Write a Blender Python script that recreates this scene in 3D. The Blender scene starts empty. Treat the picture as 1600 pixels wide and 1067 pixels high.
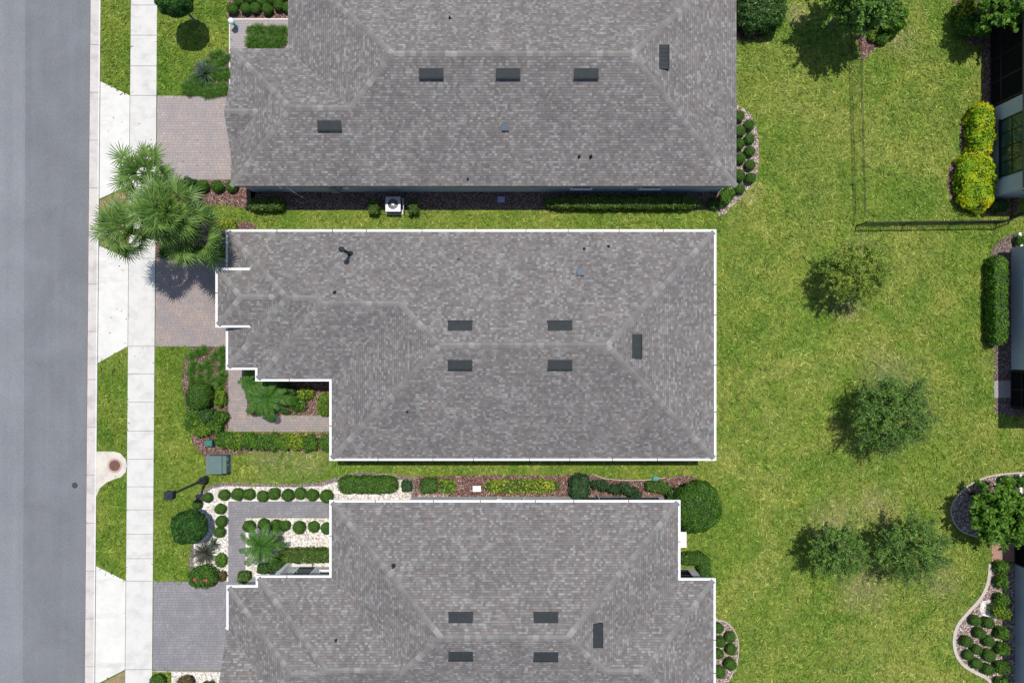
import bpy, bmesh, math, random
import numpy as np
from mathutils import Vector, Matrix
R = math.radians
random.seed(7); rng = np.random.default_rng(7)
S = bpy.context.scene; COL = S.collection

# ------------------------------------------------------------------ camera, sky, sun
H = 41.0; F = 1600*24/36
cd = bpy.data.cameras.new('camera'); cam = bpy.data.objects.new('camera', cd); COL.objects.link(cam)
cam.location = (0, 0, H); cd.lens = 24; cd.sensor_width = 36; cd.clip_end = 2000
S.camera = cam
SX, SY = -0.085, -0.272                      # ground shift of a shadow per metre of height
sd = Vector((-SX, -SY, 1)).normalized()      # towards the sun
elev = math.asin(sd.z); azim = math.atan2(sd.x, sd.y)
w = bpy.data.worlds.new('World'); S.world = w; w.use_nodes = True
nt = w.node_tree; bg = nt.nodes['Background']
sky = nt.nodes.new('ShaderNodeTexSky'); sky.sky_type = 'NISHITA'; sky.sun_disc = False
sky.sun_elevation = elev; sky.sun_rotation = azim
nt.links.new(sky.outputs[0], bg.inputs[0]); bg.inputs[1].default_value = 0.118
sl = bpy.data.lights.new('sun', 'SUN'); sl.energy = 4.15; sl.angle = R(0.5); sl.color = (1, .965, .91)
so = bpy.data.objects.new('sun', sl); COL.objects.link(so)
so.rotation_euler = sd.to_track_quat('Z', 'Y').to_euler(); so.location = (0, 0, 60)
S.view_settings.view_transform = 'Standard'; S.view_settings.look = 'None'
S.view_settings.exposure = 0.0; S.view_settings.gamma = 1

def P(px, py, h=0.0):
    k = (H-h)/F
    return Vector(((px-800)*k, (533.5-py)*k, h))

# ------------------------------------------------------------------ node materials
class NT:
    def __init__(s, name, rough=.8, spec=.3):
        s.m = bpy.data.materials.new(name); s.m.use_nodes = True
        s.t = s.m.node_tree; s.b = s.t.nodes['Principled BSDF']
        s.b.inputs['Roughness'].default_value = rough
        s.b.inputs['Specular IOR Level'].default_value = spec
    def put(s, sock, v):
        if v is None: return
        if hasattr(v, 'is_output') or isinstance(v, bpy.types.NodeSocket): s.t.links.new(v, sock)
        elif isinstance(v, (tuple, list)) and len(v) == 3 and len(sock.default_value) == 4: sock.default_value = (*v, 1)
        else: sock.default_value = v
    def n(s, typ, out=0, props=None, **ins):
        nd = s.t.nodes.new(typ)
        for k, v in (props or {}).items(): setattr(nd, k, v)
        for k, v in ins.items():
            k = int(k[1:]) if k[0] == 'i' and k[1:].isdigit() else k.replace('_', ' ')
            s.put(nd.inputs[k], v)
        return nd.outputs[out]
    def math(s, op, a, b=None, c=None):
        ins = {'i0': a}
        if b is not None: ins['i1'] = b
        if c is not None: ins['i2'] = c
        return s.n('ShaderNodeMath', 0, {'operation': op}, **ins)
    def pos(s, kind='pos'):
        if kind == 'pos': return s.n('ShaderNodeNewGeometry', 'Position')
        return s.n('ShaderNodeTexCoord', {'obj': 'Object', 'uv': 'UV'}[kind])
    def noise(s, vec, scale, detail=3, dist=0, rough=.55, out=0):
        return s.n('ShaderNodeTexNoise', out, None, Vector=vec, Scale=scale, Detail=detail, Distortion=dist, Roughness=rough)
    def vor(s, vec, scale, out=1, feature='F1'):
        return s.n('ShaderNodeTexVoronoi', out, {'feature': feature}, Vector=vec, Scale=scale)
    def ramp(s, fac, stops):
        nd = s.t.nodes.new('ShaderNodeValToRGB'); e = nd.color_ramp.elements
        while len(e) < len(stops): e.new(.5)
        for i, (p, c) in enumerate(stops):
            e[i].position = p; e[i].color = (*c, 1) if len(c) == 3 else c
        s.put(nd.inputs[0], fac); return nd.outputs[0]
    def mix(s, f, a, b, mode='MIX'):
        nd = s.t.nodes.new('ShaderNodeMix'); nd.data_type = 'RGBA'; nd.blend_type = mode
        s.put(nd.inputs[0], f); s.put(nd.inputs[6], a); s.put(nd.inputs[7], b); return nd.outputs[2]
    def mrange(s, v, a, b, c, d):
        return s.n('ShaderNodeMapRange', 0, None, i0=v, i1=a, i2=b, i3=c, i4=d)
    def bump(s, h, strength=.3, dist=.02):
        s.put(s.b.inputs['Normal'], s.n('ShaderNodeBump', 0, None, Height=h, Strength=strength, Distance=dist))
    def col(s, c): s.put(s.b.inputs['Base Color'], c); return s

def g3(v): return (v, v, v)
def plain(name, c, rough=.6, metal=0, spec=.4, var=.12, scale=6):
    n = NT(name, rough, spec); f = n.noise(n.pos('obj'), scale, 4)
    n.col(n.ramp(f, [(.3, tuple(x*(1-var) for x in c)), (.7, tuple(min(1, x*(1+var)) for x in c))]))
    n.b.inputs['Metallic'].default_value = metal; return n.m

DRY = [(1345, 392, .9), (1325, 478, .9), (1385, 588, 1.5), (1300, 812, 1.3), (1372, 795, 1.2), (1350, 918, 1.4), (1470, 905, 1.0), (1405, 60, .8), (1170, 300, .7), (430, 712, 1.2), (480, 712, 1.2), (1245, 25, .6)]
def lawn_colour(n, p):
    big = n.noise(p, .17, 4, .6); mid = n.noise(p, .75, 4, 1.2, .6)
    st = n.noise(p, 2.3, 4, 2.6, .6); st2 = n.noise(n.n('ShaderNodeVectorMath', 0, {'operation': 'ADD'}, i0=p, i1=(5, 9, 0)), 4.6, 3, 2.4, .55)
    rd = n.math('ABSOLUTE', n.math('SUBTRACT', st, .5)); rd2 = n.math('ABSOLUTE', n.math('SUBTRACT', st2, .52))
    base = n.ramp(n.math('ADD', n.math('MULTIPLY', big, .5), n.math('MULTIPLY', mid, .5)),
        [(.38, (.062, .130, .010)), (.46, (.118, .176, .016)), (.54, (.188, .222, .030)), (.62, (.262, .275, .062))])
    c = n.mix(n.mrange(n.noise(p, 1.9, 4, 1.8, .65), .48, .66, 0, .75), base, (.040, .085, .007))
    c = n.mix(n.mrange(rd, .01, .06, .7, 0), c, (.33, .38, .09)); c = n.mix(n.mrange(rd2, .01, .055, .6, 0), c, (.28, .34, .075))
    s3 = n.noise(n.n('ShaderNodeVectorMath', 0, {'operation': 'ADD'}, i0=p, i1=(15, 2, 0)), 3.6, 3, 2.0)
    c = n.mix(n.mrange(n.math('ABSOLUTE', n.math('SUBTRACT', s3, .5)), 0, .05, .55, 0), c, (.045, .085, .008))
    mask = None
    for x, y, r in DRY:
        q = P(x, y); d = n.n('ShaderNodeVectorMath', 1, {'operation': 'DISTANCE'}, i0=p, i1=tuple(q)); m = n.mrange(d, r*.35, r*1.5, 1, 0)
        mask = m if mask is None else n.math('MAXIMUM', mask, m)
    nz = n.noise(p, 1.5, 5, .8, .7)
    sep = n.n('ShaderNodeSeparateXYZ', 0, None, Vector=p)
    c = n.mix(n.mrange(sep, -15.5, -16.5, 0, .55), c, n.mix(1, c, (.62, .78, .45), 'MULTIPLY'))
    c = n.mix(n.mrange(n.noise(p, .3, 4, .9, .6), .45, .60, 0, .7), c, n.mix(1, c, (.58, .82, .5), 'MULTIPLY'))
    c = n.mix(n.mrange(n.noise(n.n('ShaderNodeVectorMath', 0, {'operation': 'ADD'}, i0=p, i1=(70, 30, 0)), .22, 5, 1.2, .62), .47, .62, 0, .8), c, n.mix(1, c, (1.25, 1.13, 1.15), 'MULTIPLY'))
    dry = n.math('MULTIPLY', mask, n.mrange(nz, .36, .6, .15, 1))
    c = n.mix(n.math('MULTIPLY', dry, .55), c, (.31, .25, .14))
    return c, st2
def m_lawn():
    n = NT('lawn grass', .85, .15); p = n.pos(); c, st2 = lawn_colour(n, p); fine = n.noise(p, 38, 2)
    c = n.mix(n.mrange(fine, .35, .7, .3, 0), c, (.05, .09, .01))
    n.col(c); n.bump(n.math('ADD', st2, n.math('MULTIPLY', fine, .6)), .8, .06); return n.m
def m_turf():
    n = NT('turf blades', .8, .12); p = n.pos(); c, _ = lawn_colour(n, p); r = n.n('ShaderNodeNewGeometry', 'Random Per Island')
    tone = n.ramp(r, [(0, (.40, .47, .36)), (.4, (.74, .79, .68)), (.68, (1.05, 1.04, 1.05)), (.86, (1.6, 1.5, 1.7)), (1, (2.0, 1.8, 2.5))]); n.col(n.mix(1, c, tone, 'MULTIPLY')); return n.m

def m_dry():
    n = NT('thin tan turf', .9, .1); p = n.pos()
    n.col(n.ramp(n.noise(p, 4, 6, 1.0, .7), [(.38, (.14, .17, .05)), (.5, (.26, .2, .11)), (.62, (.33, .25, .15))]))
    n.bump(n.noise(p, 30, 3), .6, .03); return n.m

def m_asphalt(name, c, v=.10):
    n = NT(name, .9, .25); p = n.pos()
    f = n.noise(p, 55, 3, 0, .8); sp = n.vor(p, 45, 1)
    big = n.noise(p, .35, 4, .5)
    a = n.ramp(f, [(.32, tuple(x*.72 for x in c)), (.5, c), (.7, tuple(x*1.38 for x in c))])
    a = n.mix(.4, a, n.mix(1, a, sp, 'MULTIPLY'))
    a = n.mix(1, a, n.ramp(big, [(.3, g3(1-v)), (.7, g3(1+v*.6))]), 'MULTIPLY')
    mp = n.n('ShaderNodeMapping', 0, None, Vector=p, Scale=(1.8, .05, 1))
    a = n.mix(1, a, n.ramp(n.noise(mp, 1.0, 3), [(.35, g3(.95)), (.65, g3(1.03))]), 'MULTIPLY')
    n.col(a); n.bump(f, .35, .008); return n.m

def m_concrete(name, c, stain=.22):
    n = NT(name, .85, .25); p = n.pos()
    f = n.noise(p, 1.3, 6, .4, .65); g = n.noise(p, 40, 3)
    a = n.ramp(f, [(.34, tuple(x*(1-stain) for x in c)), (.52, c), (.7, tuple(min(.9, x*1.05) for x in c))])
    mp = n.n('ShaderNodeMapping', 0, None, Vector=p, Scale=(.7, 2.4, 1))
    a = n.mix(n.mrange(n.noise(mp, .5, 6, .3, .75), .54, .74, 0, .5), a, (.36, .345, .32))
    a = n.mix(1, a, n.ramp(g, [(.3, g3(.93)), (.7, g3(1.03))]), 'MULTIPLY')
    n.col(a); n.bump(g, .2, .006); return n.m

def m_paver(name, c1, c2, c3, rot=0):
    n = NT(name, .85, .2); p = n.pos()
    mp = n.n('ShaderNodeMapping', 0, None, Vector=p, Rotation=(0, 0, rot))
    nd = n.t.nodes.new('ShaderNodeTexBrick'); n.put(nd.inputs['Vector'], mp)
    for k, v in {'Scale': 1, 'Brick Width': .235, 'Row Height': .155, 'Mortar Size': .008, 'Mortar Smooth': .2}.items(): nd.inputs[k].default_value = v
    nd.offset = .5; nd.squash = .68; nd.squash_frequency = 3
    nd.inputs['Color1'].default_value = (*c1, 1); nd.inputs['Color2'].default_value = (*c2, 1)
    nd.inputs['Mortar'].default_value = (*(x*.45 for x in c1), 1)
    cell = n.vor(mp, 2.1, 1)
    a = n.mix(n.mrange(n.noise(p, .9, 5, .5, .75), .42, .60, 0, .9), nd.outputs[0], c3)
    a = n.mix(n.mrange(n.noise(p, 7, 2), .4, .62, .0, .35), a, tuple(x*.75 for x in c2))
    a = n.mix(nd.outputs[1], a, tuple(x*.5 for x in c1))
    a = n.mix(1, a, n.ramp(n.noise(p, 45, 3), [(.3, g3(.85)), (.7, g3(1.1))]), 'MULTIPLY')
    n.col(a); n.bump(n.math('SUBTRACT', 1, nd.outputs[1]), .4, .01); return n.m

def m_chips(name, stops, scale, bump=1.0, dark=(.03, .02, .018), gap=.38):
    n = NT(name, .9, .2); p = n.pos()
    wp = n.n('ShaderNodeVectorMath', 0, {'operation': 'ADD'}, i0=p, i1=n.n('ShaderNodeVectorMath', 0, {'operation': 'SCALE'}, i0=n.noise(p, 9, 2, out=1), Scale=.12))
    cell = n.vor(wp, scale, 1); d = n.vor(wp, scale, 0)
    r = n.n('ShaderNodeSeparateColor', 0, None, Color=cell)
    c = n.ramp(r, stops); c = n.mix(n.mrange(d, gap, gap+.24, 0, .85), c, dark)
    c = n.mix(1, c, n.ramp(n.noise(p, 1.7, 4), [(.3, g3(.8)), (.7, g3(1.12))]), 'MULTIPLY')
    n.col(c); n.bump(n.math('SUBTRACT', 1, d), bump, .03); return n.m

def m_shingle(name, bright=1.06):
    n = NT(name, .92, .15); uv = n.pos('uv')
    sp = n.t.nodes.new('ShaderNodeSeparateXYZ'); n.put(sp.inputs[0], uv); u, v = sp.outputs[0], sp.outputs[1]
    vr = n.math('DIVIDE', v, .135); row = n.math('FLOOR', vr); fr = n.math('FRACT', vr)
    def wn(a, b):
        return n.n('ShaderNodeTexWhiteNoise', 0, {'noise_dimensions': '2D'}, Vector=n.n('ShaderNodeCombineXYZ', 0, None, X=a, Y=b))
    off = n.math('MULTIPLY', wn(row, 3.7), 11.0)
    ua = n.math('ADD', n.math('DIVIDE', u, .165), off)
    # uneven tab widths: bend u before the cell split
    ub = n.math('ADD', ua, n.math('MULTIPLY', n.math('SINE', n.math('MULTIPLY', ua, 2.1)), .16))
    ca = n.math('FLOOR', ub); fu = n.math('FRACT', ub)
    cb = n.math('FLOOR', n.math('ADD', n.math('DIVIDE', u, .62), n.math('MULTIPLY', off, 1.7)))
    r1 = wn(ca, row); r2 = wn(cb, n.math('ADD', row, 57)); 
    t = n.math('ADD', n.math('MULTIPLY', r1, .94), n.math('MULTIPLY', r2, .06))
    B = bright
    c = n.ramp(t, [(.05, (.138*B, .128*B, .123*B)), (.35, (.164*B, .152*B, .146*B)), (.6, (.184*B, .172*B, .165*B)), (.75, (.206*B, .197*B, .189*B)), (.88, (.236*B, .229*B, .221*B)), (.98, (.268*B, .262*B, .253*B))])
    stm = n.n('ShaderNodeMapping', 0, None, Vector=uv, Scale=(1.6, .16, 1))
    c = n.mix(1, c, n.ramp(n.noise(stm, 1.0, 4, 0, .6), [(.32, g3(.91)), (.68, g3(1.07))]), 'MULTIPLY')
    rb = n.math('ADD', n.math('MULTIPLY', wn(ca, n.math('ADD', row, 191)), .6), n.math('MULTIPLY', wn(cb, n.math('ADD', row, 91)), .4))
    c = n.mix(n.mrange(rb, .62, .85, 0, .6), c, (.202*B, .160*B, .143*B))
    big = n.noise(n.pos(), .45, 5, .6, .65)
    c = n.mix(1, c, n.ramp(big, [(.3, (.84, .85, .87)), (.7, (1.09, 1.085, 1.08))]), 'MULTIPLY')
    c = n.mix(1, c, n.ramp(n.noise(n.pos(), 60, 2), [(.3, g3(.84)), (.7, g3(1.14))]), 'MULTIPLY')
    line = n.mrange(fr, .0, .2, .7, 0); c = n.mix(line, c, (.06, .055, .056))  # shadow lines of the course butts, put into the colour as printed bands
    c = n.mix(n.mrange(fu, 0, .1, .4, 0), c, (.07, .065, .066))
    n.col(c)
    n.bump(n.math('ADD', n.math('MULTIPLY', fr, -1.0), n.math('MULTIPLY', r1, .5)), .5, .015); return n.m

def m_cap():
    n = NT('ridge cap shingle', .92, .15)
    r = n.n('ShaderNodeNewGeometry', 'Random Per Island')
    c = n.ramp(r, [(.0, (.165, .156, .149)), (.5, (.200, .191, .181)), (.8, (.235, .225, .213)), (1, (.29, .28, .265))])
    c = n.mix(1, c, n.ramp(n.noise(n.pos(), 50, 2), [(.3, g3(.85)), (.7, g3(1.12))]), 'MULTIPLY')
    n.col(c); return n.m

def m_leaf(name, dark, mid, light, clump=2.5, extra=None, rough=.55, spec=.35, rw=.55):
    n = NT(name, rough, spec); p = n.pos('obj')
    r = n.n('ShaderNodeNewGeometry', 'Random Per Island'); q = n.noise(p, clump, 3)
    t = n.math('ADD', n.math('MULTIPLY', r, rw), n.math('MULTIPLY', n.mrange(q, .3, .7, 0, 1), 1-rw))
    c = n.ramp(t, [(.12, dark), (.5, mid), (.88, light)])
    if extra:
        r2 = n.math('FRACT', n.math('MULTIPLY', r, 37.3)); c = n.mix(n.math('GREATER_THAN', r2, 1-extra[1]), c, extra[0])
    n.col(c)
    # thin leaves let some light through
    tr = n.t.nodes.new('ShaderNodeBsdfTranslucent'); n.put(tr.inputs[0], c)
    ms = n.t.nodes.new('ShaderNodeMixShader'); ms.inputs[0].default_value = .30
    n.t.links.new(n.b.outputs[0], ms.inputs[1]); n.t.links.new(tr.outputs[0], ms.inputs[2])
    out = [x for x in n.t.nodes if x.type == 'OUTPUT_MATERIAL'][0]; n.t.links.new(ms.outputs[0], out.inputs[0])
    return n.m

def m_screen():
    n = NT('insect screen mesh', .9, .1); n.col((.012, .012, .014))
    n.b.inputs['Alpha'].default_value = .72; return n.m
def m_glass(name, c):
    n = NT(name, .06, .8); n.col(n.ramp(n.noise(n.pos(), 1.2, 2), [(.4, tuple(x*.6 for x in c)), (.6, c)])); return n.m

M = dict(
 lawn=m_lawn(), dry=m_dry(), road=m_asphalt('asphalt', (.212, .224, .240), .13), road2=m_asphalt('pale asphalt', (.252, .265, .281)),
 conc=m_concrete('sidewalk concrete', (.60, .585, .55), .14), apron=m_concrete('apron concrete', (.645, .63, .59), .08), kerb=m_concrete('kerb concrete', (.55, .515, .48)),
 padc=m_concrete('stained concrete', (.60, .555, .48)), joint=plain('joint grit', (.24, .22, .19)),
 pav1=m_paver('pink grey pavers', (.42, .35, .325), (.345, .30, .285), (.30, .275, .28)),
 pav2=m_paver('tan brown pavers', (.41, .325, .28), (.32, .265, .245), (.27, .25, .26)),
 pav3=m_paver('grey pavers', (.30, .285, .295), (.25, .235, .25), (.21, .205, .22)),
 pav4=m_paver('terracotta pavers', (.50, .27, .18), (.42, .22, .16), (.34, .24, .20)),
 pavw=m_paver('walk pavers', (.43, .36, .34), (.35, .31, .31), (.33, .32, .33)),
 mulch=m_chips('red brown mulch', [(0, (.14, .065, .052)), (.35, (.25, .125, .10)), (.65, (.33, .185, .155)), (.9, (.45, .31, .27)), (1, (.6, .5, .45))], 17),
 mulchg=m_chips('grey mulch', [(0, (.13, .085, .075)), (.5, (.24, .17, .15)), (1, (.42, .35, .33))], 18),
 gravel=m_chips('white gravel', [(0, (.52, .46, .41)), (.3, (.70, .66, .60)), (.7, (.82, .79, .73)), (1, (.88, .87, .84))], 12, .6, (.34, .27, .22), .50),
 pebble=m_chips('mixed river pebble', [(0, (.24, .15, .13)), (.4, (.42, .31, .28)), (.7, (.55, .46, .42)), (1, (.72, .68, .64))], 13, .9, (.10, .06, .05)),
 edge=m_chips('crushed stone edging', [(0, (.20, .15, .14)), (.5, (.31, .25, .24)), (1, (.44, .38, .36))], 16, .7, (.08, .06, .055)),
 border=plain('cast concrete border', (.47, .42, .35), .85, scale=3),
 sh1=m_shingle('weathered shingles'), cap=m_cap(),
 white=plain('white painted metal', (.80, .80, .79), .4, var=.03), whitewall=plain('pale grey stucco', (.56, .56, .57), .85, var=.05, scale=2),
 bluewall=plain('blue grey stucco', (.42, .47, .53), .85, var=.06, scale=2), greywall=plain('grey stucco', (.47, .48, .50), .85, var=.05, scale=2), sagewall=plain('grey green stucco', (.45, .49, .52), .85, var=.05, scale=2),
 fascia=plain('dark drip edge', (.10, .10, .105), .6), soffit=plain('white soffit', (.7, .7, .69), .7),
 vent=plain('charcoal vent metal', (.020, .026, .029), .75, var=.18, scale=3), vsteel=plain('painted roof metal', (.13, .15, .18), .5, .3), steel=plain('galvanised steel', (.36, .38, .41), .4, .5), black=plain('black metal', (.018, .018, .02), .45),
 lampm=plain('dark lamp paint', (.030, .034, .04), .4), dark=plain('shaded interior', (.02, .02, .022), .9), door=plain('dark blue door', (.06, .075, .09), .5),
 garage=plain('garage door enamel', (.66, .65, .62), .5, var=.03), glass=m_glass('dark window glass', (.035, .05, .06)), gglass=m_glass('green tinted glass', (.05, .11, .08)), screen=m_screen(),
 util=plain('utility green enamel', (.10, .155, .145), .5, var=.1, scale=3), utild=plain('teal green plastic', (.03, .16, .13), .5), teal=plain('teal glaze', (.08, .28, .28), .2, spec=.6),
 iron=plain('rusty cast iron', (.15, .07, .055), .8, var=.3, scale=14), ring=plain('pink grout ring', (.45, .30, .26), .9), purple=plain('lavender plastic lid', (.36, .33, .62), .6),
 bark=plain('grey bark', (.17, .15, .13), .9, var=.3, scale=12), palmbark=plain('palm boot bark', (.22, .19, .16), .95, var=.35, scale=18), dirt=plain('gutter dirt', (.20, .12, .10), .95, var=.3, scale=8), tar=plain('tar patch', (.045, .05, .055), .7),
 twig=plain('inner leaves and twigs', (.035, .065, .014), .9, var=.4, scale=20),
 box=m_leaf('boxwood leaves', (.030, .090, .008), (.065, .165, .014), (.125, .26, .028), 3.5),
 dk=m_leaf('dark glossy leaves', (.02, .065, .010), (.045, .12, .018), (.10, .21, .035), 2.2, rough=.4),
 gr=m_leaf('mid green leaves', (.035, .11, .006), (.095, .22, .014), (.19, .36, .03), 2.2),
 lime=m_leaf('lime green leaves', (.07, .16, .008), (.17, .30, .014), (.33, .45, .04), 2.0),
 gold=m_leaf('gold green leaves', (.09, .17, .008), (.26, .36, .018), (.56, .58, .06), 2.4),
 golden=m_leaf('golden duranta leaves', (.13, .30, .008), (.34, .50, .010), (.78, .62, .012), .9, rw=.38),
 oak=m_leaf('oak leaves', (.04, .115, .014), (.11, .225, .03), (.23, .39, .06), 1.0), oakl=m_leaf('light elm leaves', (.08, .15, .012), (.20, .31, .03), (.42, .50, .08), 1.0),
 mag=m_leaf('holly leaves', (.014, .055, .012), (.04, .125, .020), (.10, .23, .045), 2.0, rough=.6, spec=.2),
 palm=m_leaf('fan palm fronds', (.045, .11, .016), (.11, .21, .035), (.25, .36, .09), 1.2, rough=.45, spec=.35), sago=m_leaf('feather palm fronds', (.025, .09, .012), (.06, .165, .02), (.14, .28, .04), 1.2, rough=.5, spec=.25),
 lil=m_leaf('liriope blades', (.03, .09, .010), (.08, .19, .02), (.17, .30, .04), 1.2), agave=m_leaf('grey green blades', (.04, .07, .05), (.09, .13, .10), (.21, .26, .22), 1.2), purp=m_leaf('purple brown blades', (.045, .055, .04), (.10, .11, .08), (.21, .20, .15), 1.2),
 ixora=m_leaf('ixora leaves', (.03, .09, .008), (.07, .17, .015), (.13, .27, .03), 2.0), red=plain('orange red petals', (.42, .09, .05), .6),
 rose=m_leaf('rose leaves', (.012, .045, .02), (.03, .095, .035), (.07, .15, .05), 2.0), brn=m_leaf('bronze grass blades', (.07, .045, .02), (.15, .10, .04), (.27, .20, .09), 1.5),
 mottle=m_leaf('speckled hedge leaves', (.03, .075, .008), (.075, .15, .014), (.22, .32, .06), 3.0), maroon=m_leaf('maroon leaves', (.03, .012, .02), (.07, .03, .045), (.13, .07, .09), 2.5), grassb=m_turf(),
)

# ------------------------------------------------------------------ mesh helpers
def tag(o, label=None, cat=None, group=None, kind=None):
    if label: o['label'] = label
    if cat: o['category'] = cat
    if group: o['group'] = group
    if kind: o['kind'] = kind
    return o
def link(name, me, mats, parent=None, loc=None):
    for m in (mats if isinstance(mats, (list, tuple)) else [mats]): me.materials.append(M[m] if isinstance(m, str) else m)
    o = bpy.data.objects.new(name, me); COL.objects.link(o)
    if parent is not None: o.parent = parent
    if loc is not None: o.location = loc
    return o
def arr_mesh(name, V, Fc, midx=None, smooth=False):
    V = np.asarray(V, dtype=np.float32); me = bpy.data.meshes.new(name)
    me.vertices.add(len(V)); me.vertices.foreach_set('co', V.ravel())
    if isinstance(Fc, np.ndarray): k = Fc.shape[1]; starts = np.arange(len(Fc))*k; tot = np.full(len(Fc), k); idx = Fc.ravel()
    else:
        tot = np.array([len(f) for f in Fc]); starts = np.concatenate([[0], np.cumsum(tot)[:-1]]); idx = np.array([i for f in Fc for i in f])
    me.loops.add(len(idx)); me.loops.foreach_set('vertex_index', idx.astype(np.int32))
    me.polygons.add(len(tot)); me.polygons.foreach_set('loop_start', starts.astype(np.int32)); me.polygons.foreach_set('loop_total', tot.astype(np.int32))
    if midx is not None: me.polygons.foreach_set('material_index', np.asarray(midx, dtype=np.int32))
    me.polygons.foreach_set('use_smooth', np.full(len(tot), smooth)); me.update(calc_edges=True); me.validate(); return me
def empty(name, loc, rz=0):
    o = bpy.data.objects.new(name, None); COL.objects.link(o); o.location = loc; o.rotation_euler.z = rz; o.empty_display_size = .2; return o

class MB:
    def __init__(s): s.v = []; s.f = []; s.m = []
    def add(s, vs, fs, m=0):
        b = len(s.v); s.v += [tuple(v) for v in vs]; s.f += [tuple(b+i for i in f) for f in fs]; s.m += [m]*len(fs)
    def box(s, x0, x1, y0, y1, z0, z1, m=0, M4=None):
        vs = [Vector((x, y, z)) for z in (z0, z1) for x, y in ((x0, y0), (x1, y0), (x1, y1), (x0, y1))]
        if M4: vs = [M4 @ v for v in vs]
        s.add(vs, [(3, 2, 1, 0), (4, 5, 6, 7), (0, 1, 5, 4), (1, 2, 6, 5), (2, 3, 7, 6), (3, 0, 4, 7)], m); return s
    def tube(s, pts, rad, n=8, m=0, cap=True):
        pts = [Vector(p) for p in pts]; rad = rad if isinstance(rad, (list, tuple)) else [rad]*len(pts); b = len(s.v); rings = []
        for i, p in enumerate(pts):
            d = (pts[min(i+1, len(pts)-1)]-pts[max(i-1, 0)]).normalized(); a = d.orthogonal().normalized() if abs(d.z) < .95 else Vector((1, 0, 0))
            a = (a-d*a.dot(d)).normalized(); c = d.cross(a)
            rings.append([p+(a*math.cos(t)+c*math.sin(t))*rad[i] for t in [2*math.pi*k/n for k in range(n)]])
        s.v += [tuple(v) for r in rings for v in r]; fs = []
        for i in range(len(pts)-1):
            for k in range(n): fs.append((b+i*n+k, b+i*n+(k+1) % n, b+(i+1)*n+(k+1) % n, b+(i+1)*n+k))
        if cap: fs += [tuple(b+k for k in range(n))[::-1], tuple(b+(len(pts)-1)*n+k for k in range(n))]
        s.f += fs; s.m += [m]*len(fs); return s
    def prism(s, poly, z0, z1, m=0):
        n = len(poly)
        if sum(poly[i][0]*poly[(i+1) % n][1]-poly[(i+1) % n][0]*poly[i][1] for i in range(n)) < 0: poly = poly[::-1]
        s.add([(x, y, z0) for x, y in poly]+[(x, y, z1) for x, y in poly],
              [tuple(range(n))[::-1], tuple(range(n, 2*n))]+[(i, (i+1) % n, n+(i+1) % n, n+i) for i in range(n)], m); return s
    def lathe(s, prof, c=(0, 0, 0), n=16, m=0):
        b = len(s.v)
        for r, z in prof: s.v += [(c[0]+r*math.cos(2*math.pi*k/n), c[1]+r*math.sin(2*math.pi*k/n), c[2]+z) for k in range(n)]
        fs = [(b+i*n+k, b+i*n+(k+1) % n, b+(i+1)*n+(k+1) % n, b+(i+1)*n+k) for i in range(len(prof)-1) for k in range(n)]
        s.f += fs; s.m += [m]*len(fs); return s
    def build(s, name, mats, parent=None, loc=None, smooth=False):
        return link(name, arr_mesh(name, s.v, s.f, s.m, smooth), mats, parent, loc)
def inv(parent, v): return Vector(v)-parent.location
def xy(pts, h=0): return [tuple(P(a, b, h)[:2]) for a, b in pts]
NOGRASS = []
def slab(name, px, z, mat, depth=.05, label=None, kind='structure', world=False):
    poly = px if world else xy(px); mb = MB(); mb.prism(poly, z-depth, z); NOGRASS.append(poly)
    return tag(mb.build(name, mat), label, None, None, kind)
def smooth_poly(pts, n=6, jit=0):
    out = []; L = len(pts)
    for i in range(L):
        p0, p1, p2, p3 = [Vector(pts[(i+k) % L]) for k in (-1, 0, 1, 2)]
        for j in range(n):
            t = j/n; q = .5*((2*p1)+(p2-p0)*t+(2*p0-5*p1+4*p2-p3)*t*t+(3*p1-p0-3*p2+p3)*t**3)
            out.append((q.x+random.uniform(-jit, jit), q.y+random.uniform(-jit, jit)))
    return out

# ------------------------------------------------------------------ ground, road, paving
mb = MB(); mb.add([(-300, -300, 0), (300, -300, 0), (300, 300, 0), (-300, 300, 0)], [(0, 1, 2, 3)])
tag(mb.build('lawn_ground', 'lawn'), 'yellow green lawn round the houses', kind='structure')
def rl(x0, d, y): return x0-d*y/1067.0
Y0, Y1 = -900, 1960
slab('road', [(-900, Y0), (rl(142, 9, Y0), Y0), (rl(142, 9, Y1), Y1), (-900, Y1)], .006, 'road')
slab('road_lane', [(-300, Y0), (rl(40, 4, Y0), Y0), (rl(40, 4, Y1), Y1), (-300, Y1)], .010, 'road2')
slab('gutter_dirt', [(rl(140.8, 9, Y0), Y0), (rl(143.5, 9, Y0), Y0), (rl(143.5, 9, Y1), Y1), (rl(140.8, 9, Y1), Y1)], .014, 'dirt', .003)
tag(MB().lathe([(.0, .012), (.17, .012), (.18, .0)], (*P(117, 758)[:2], .006), 20).build('manhole_cover', 'tar'), 'small dark round valve cover set in the road', 'manhole cover')

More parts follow.
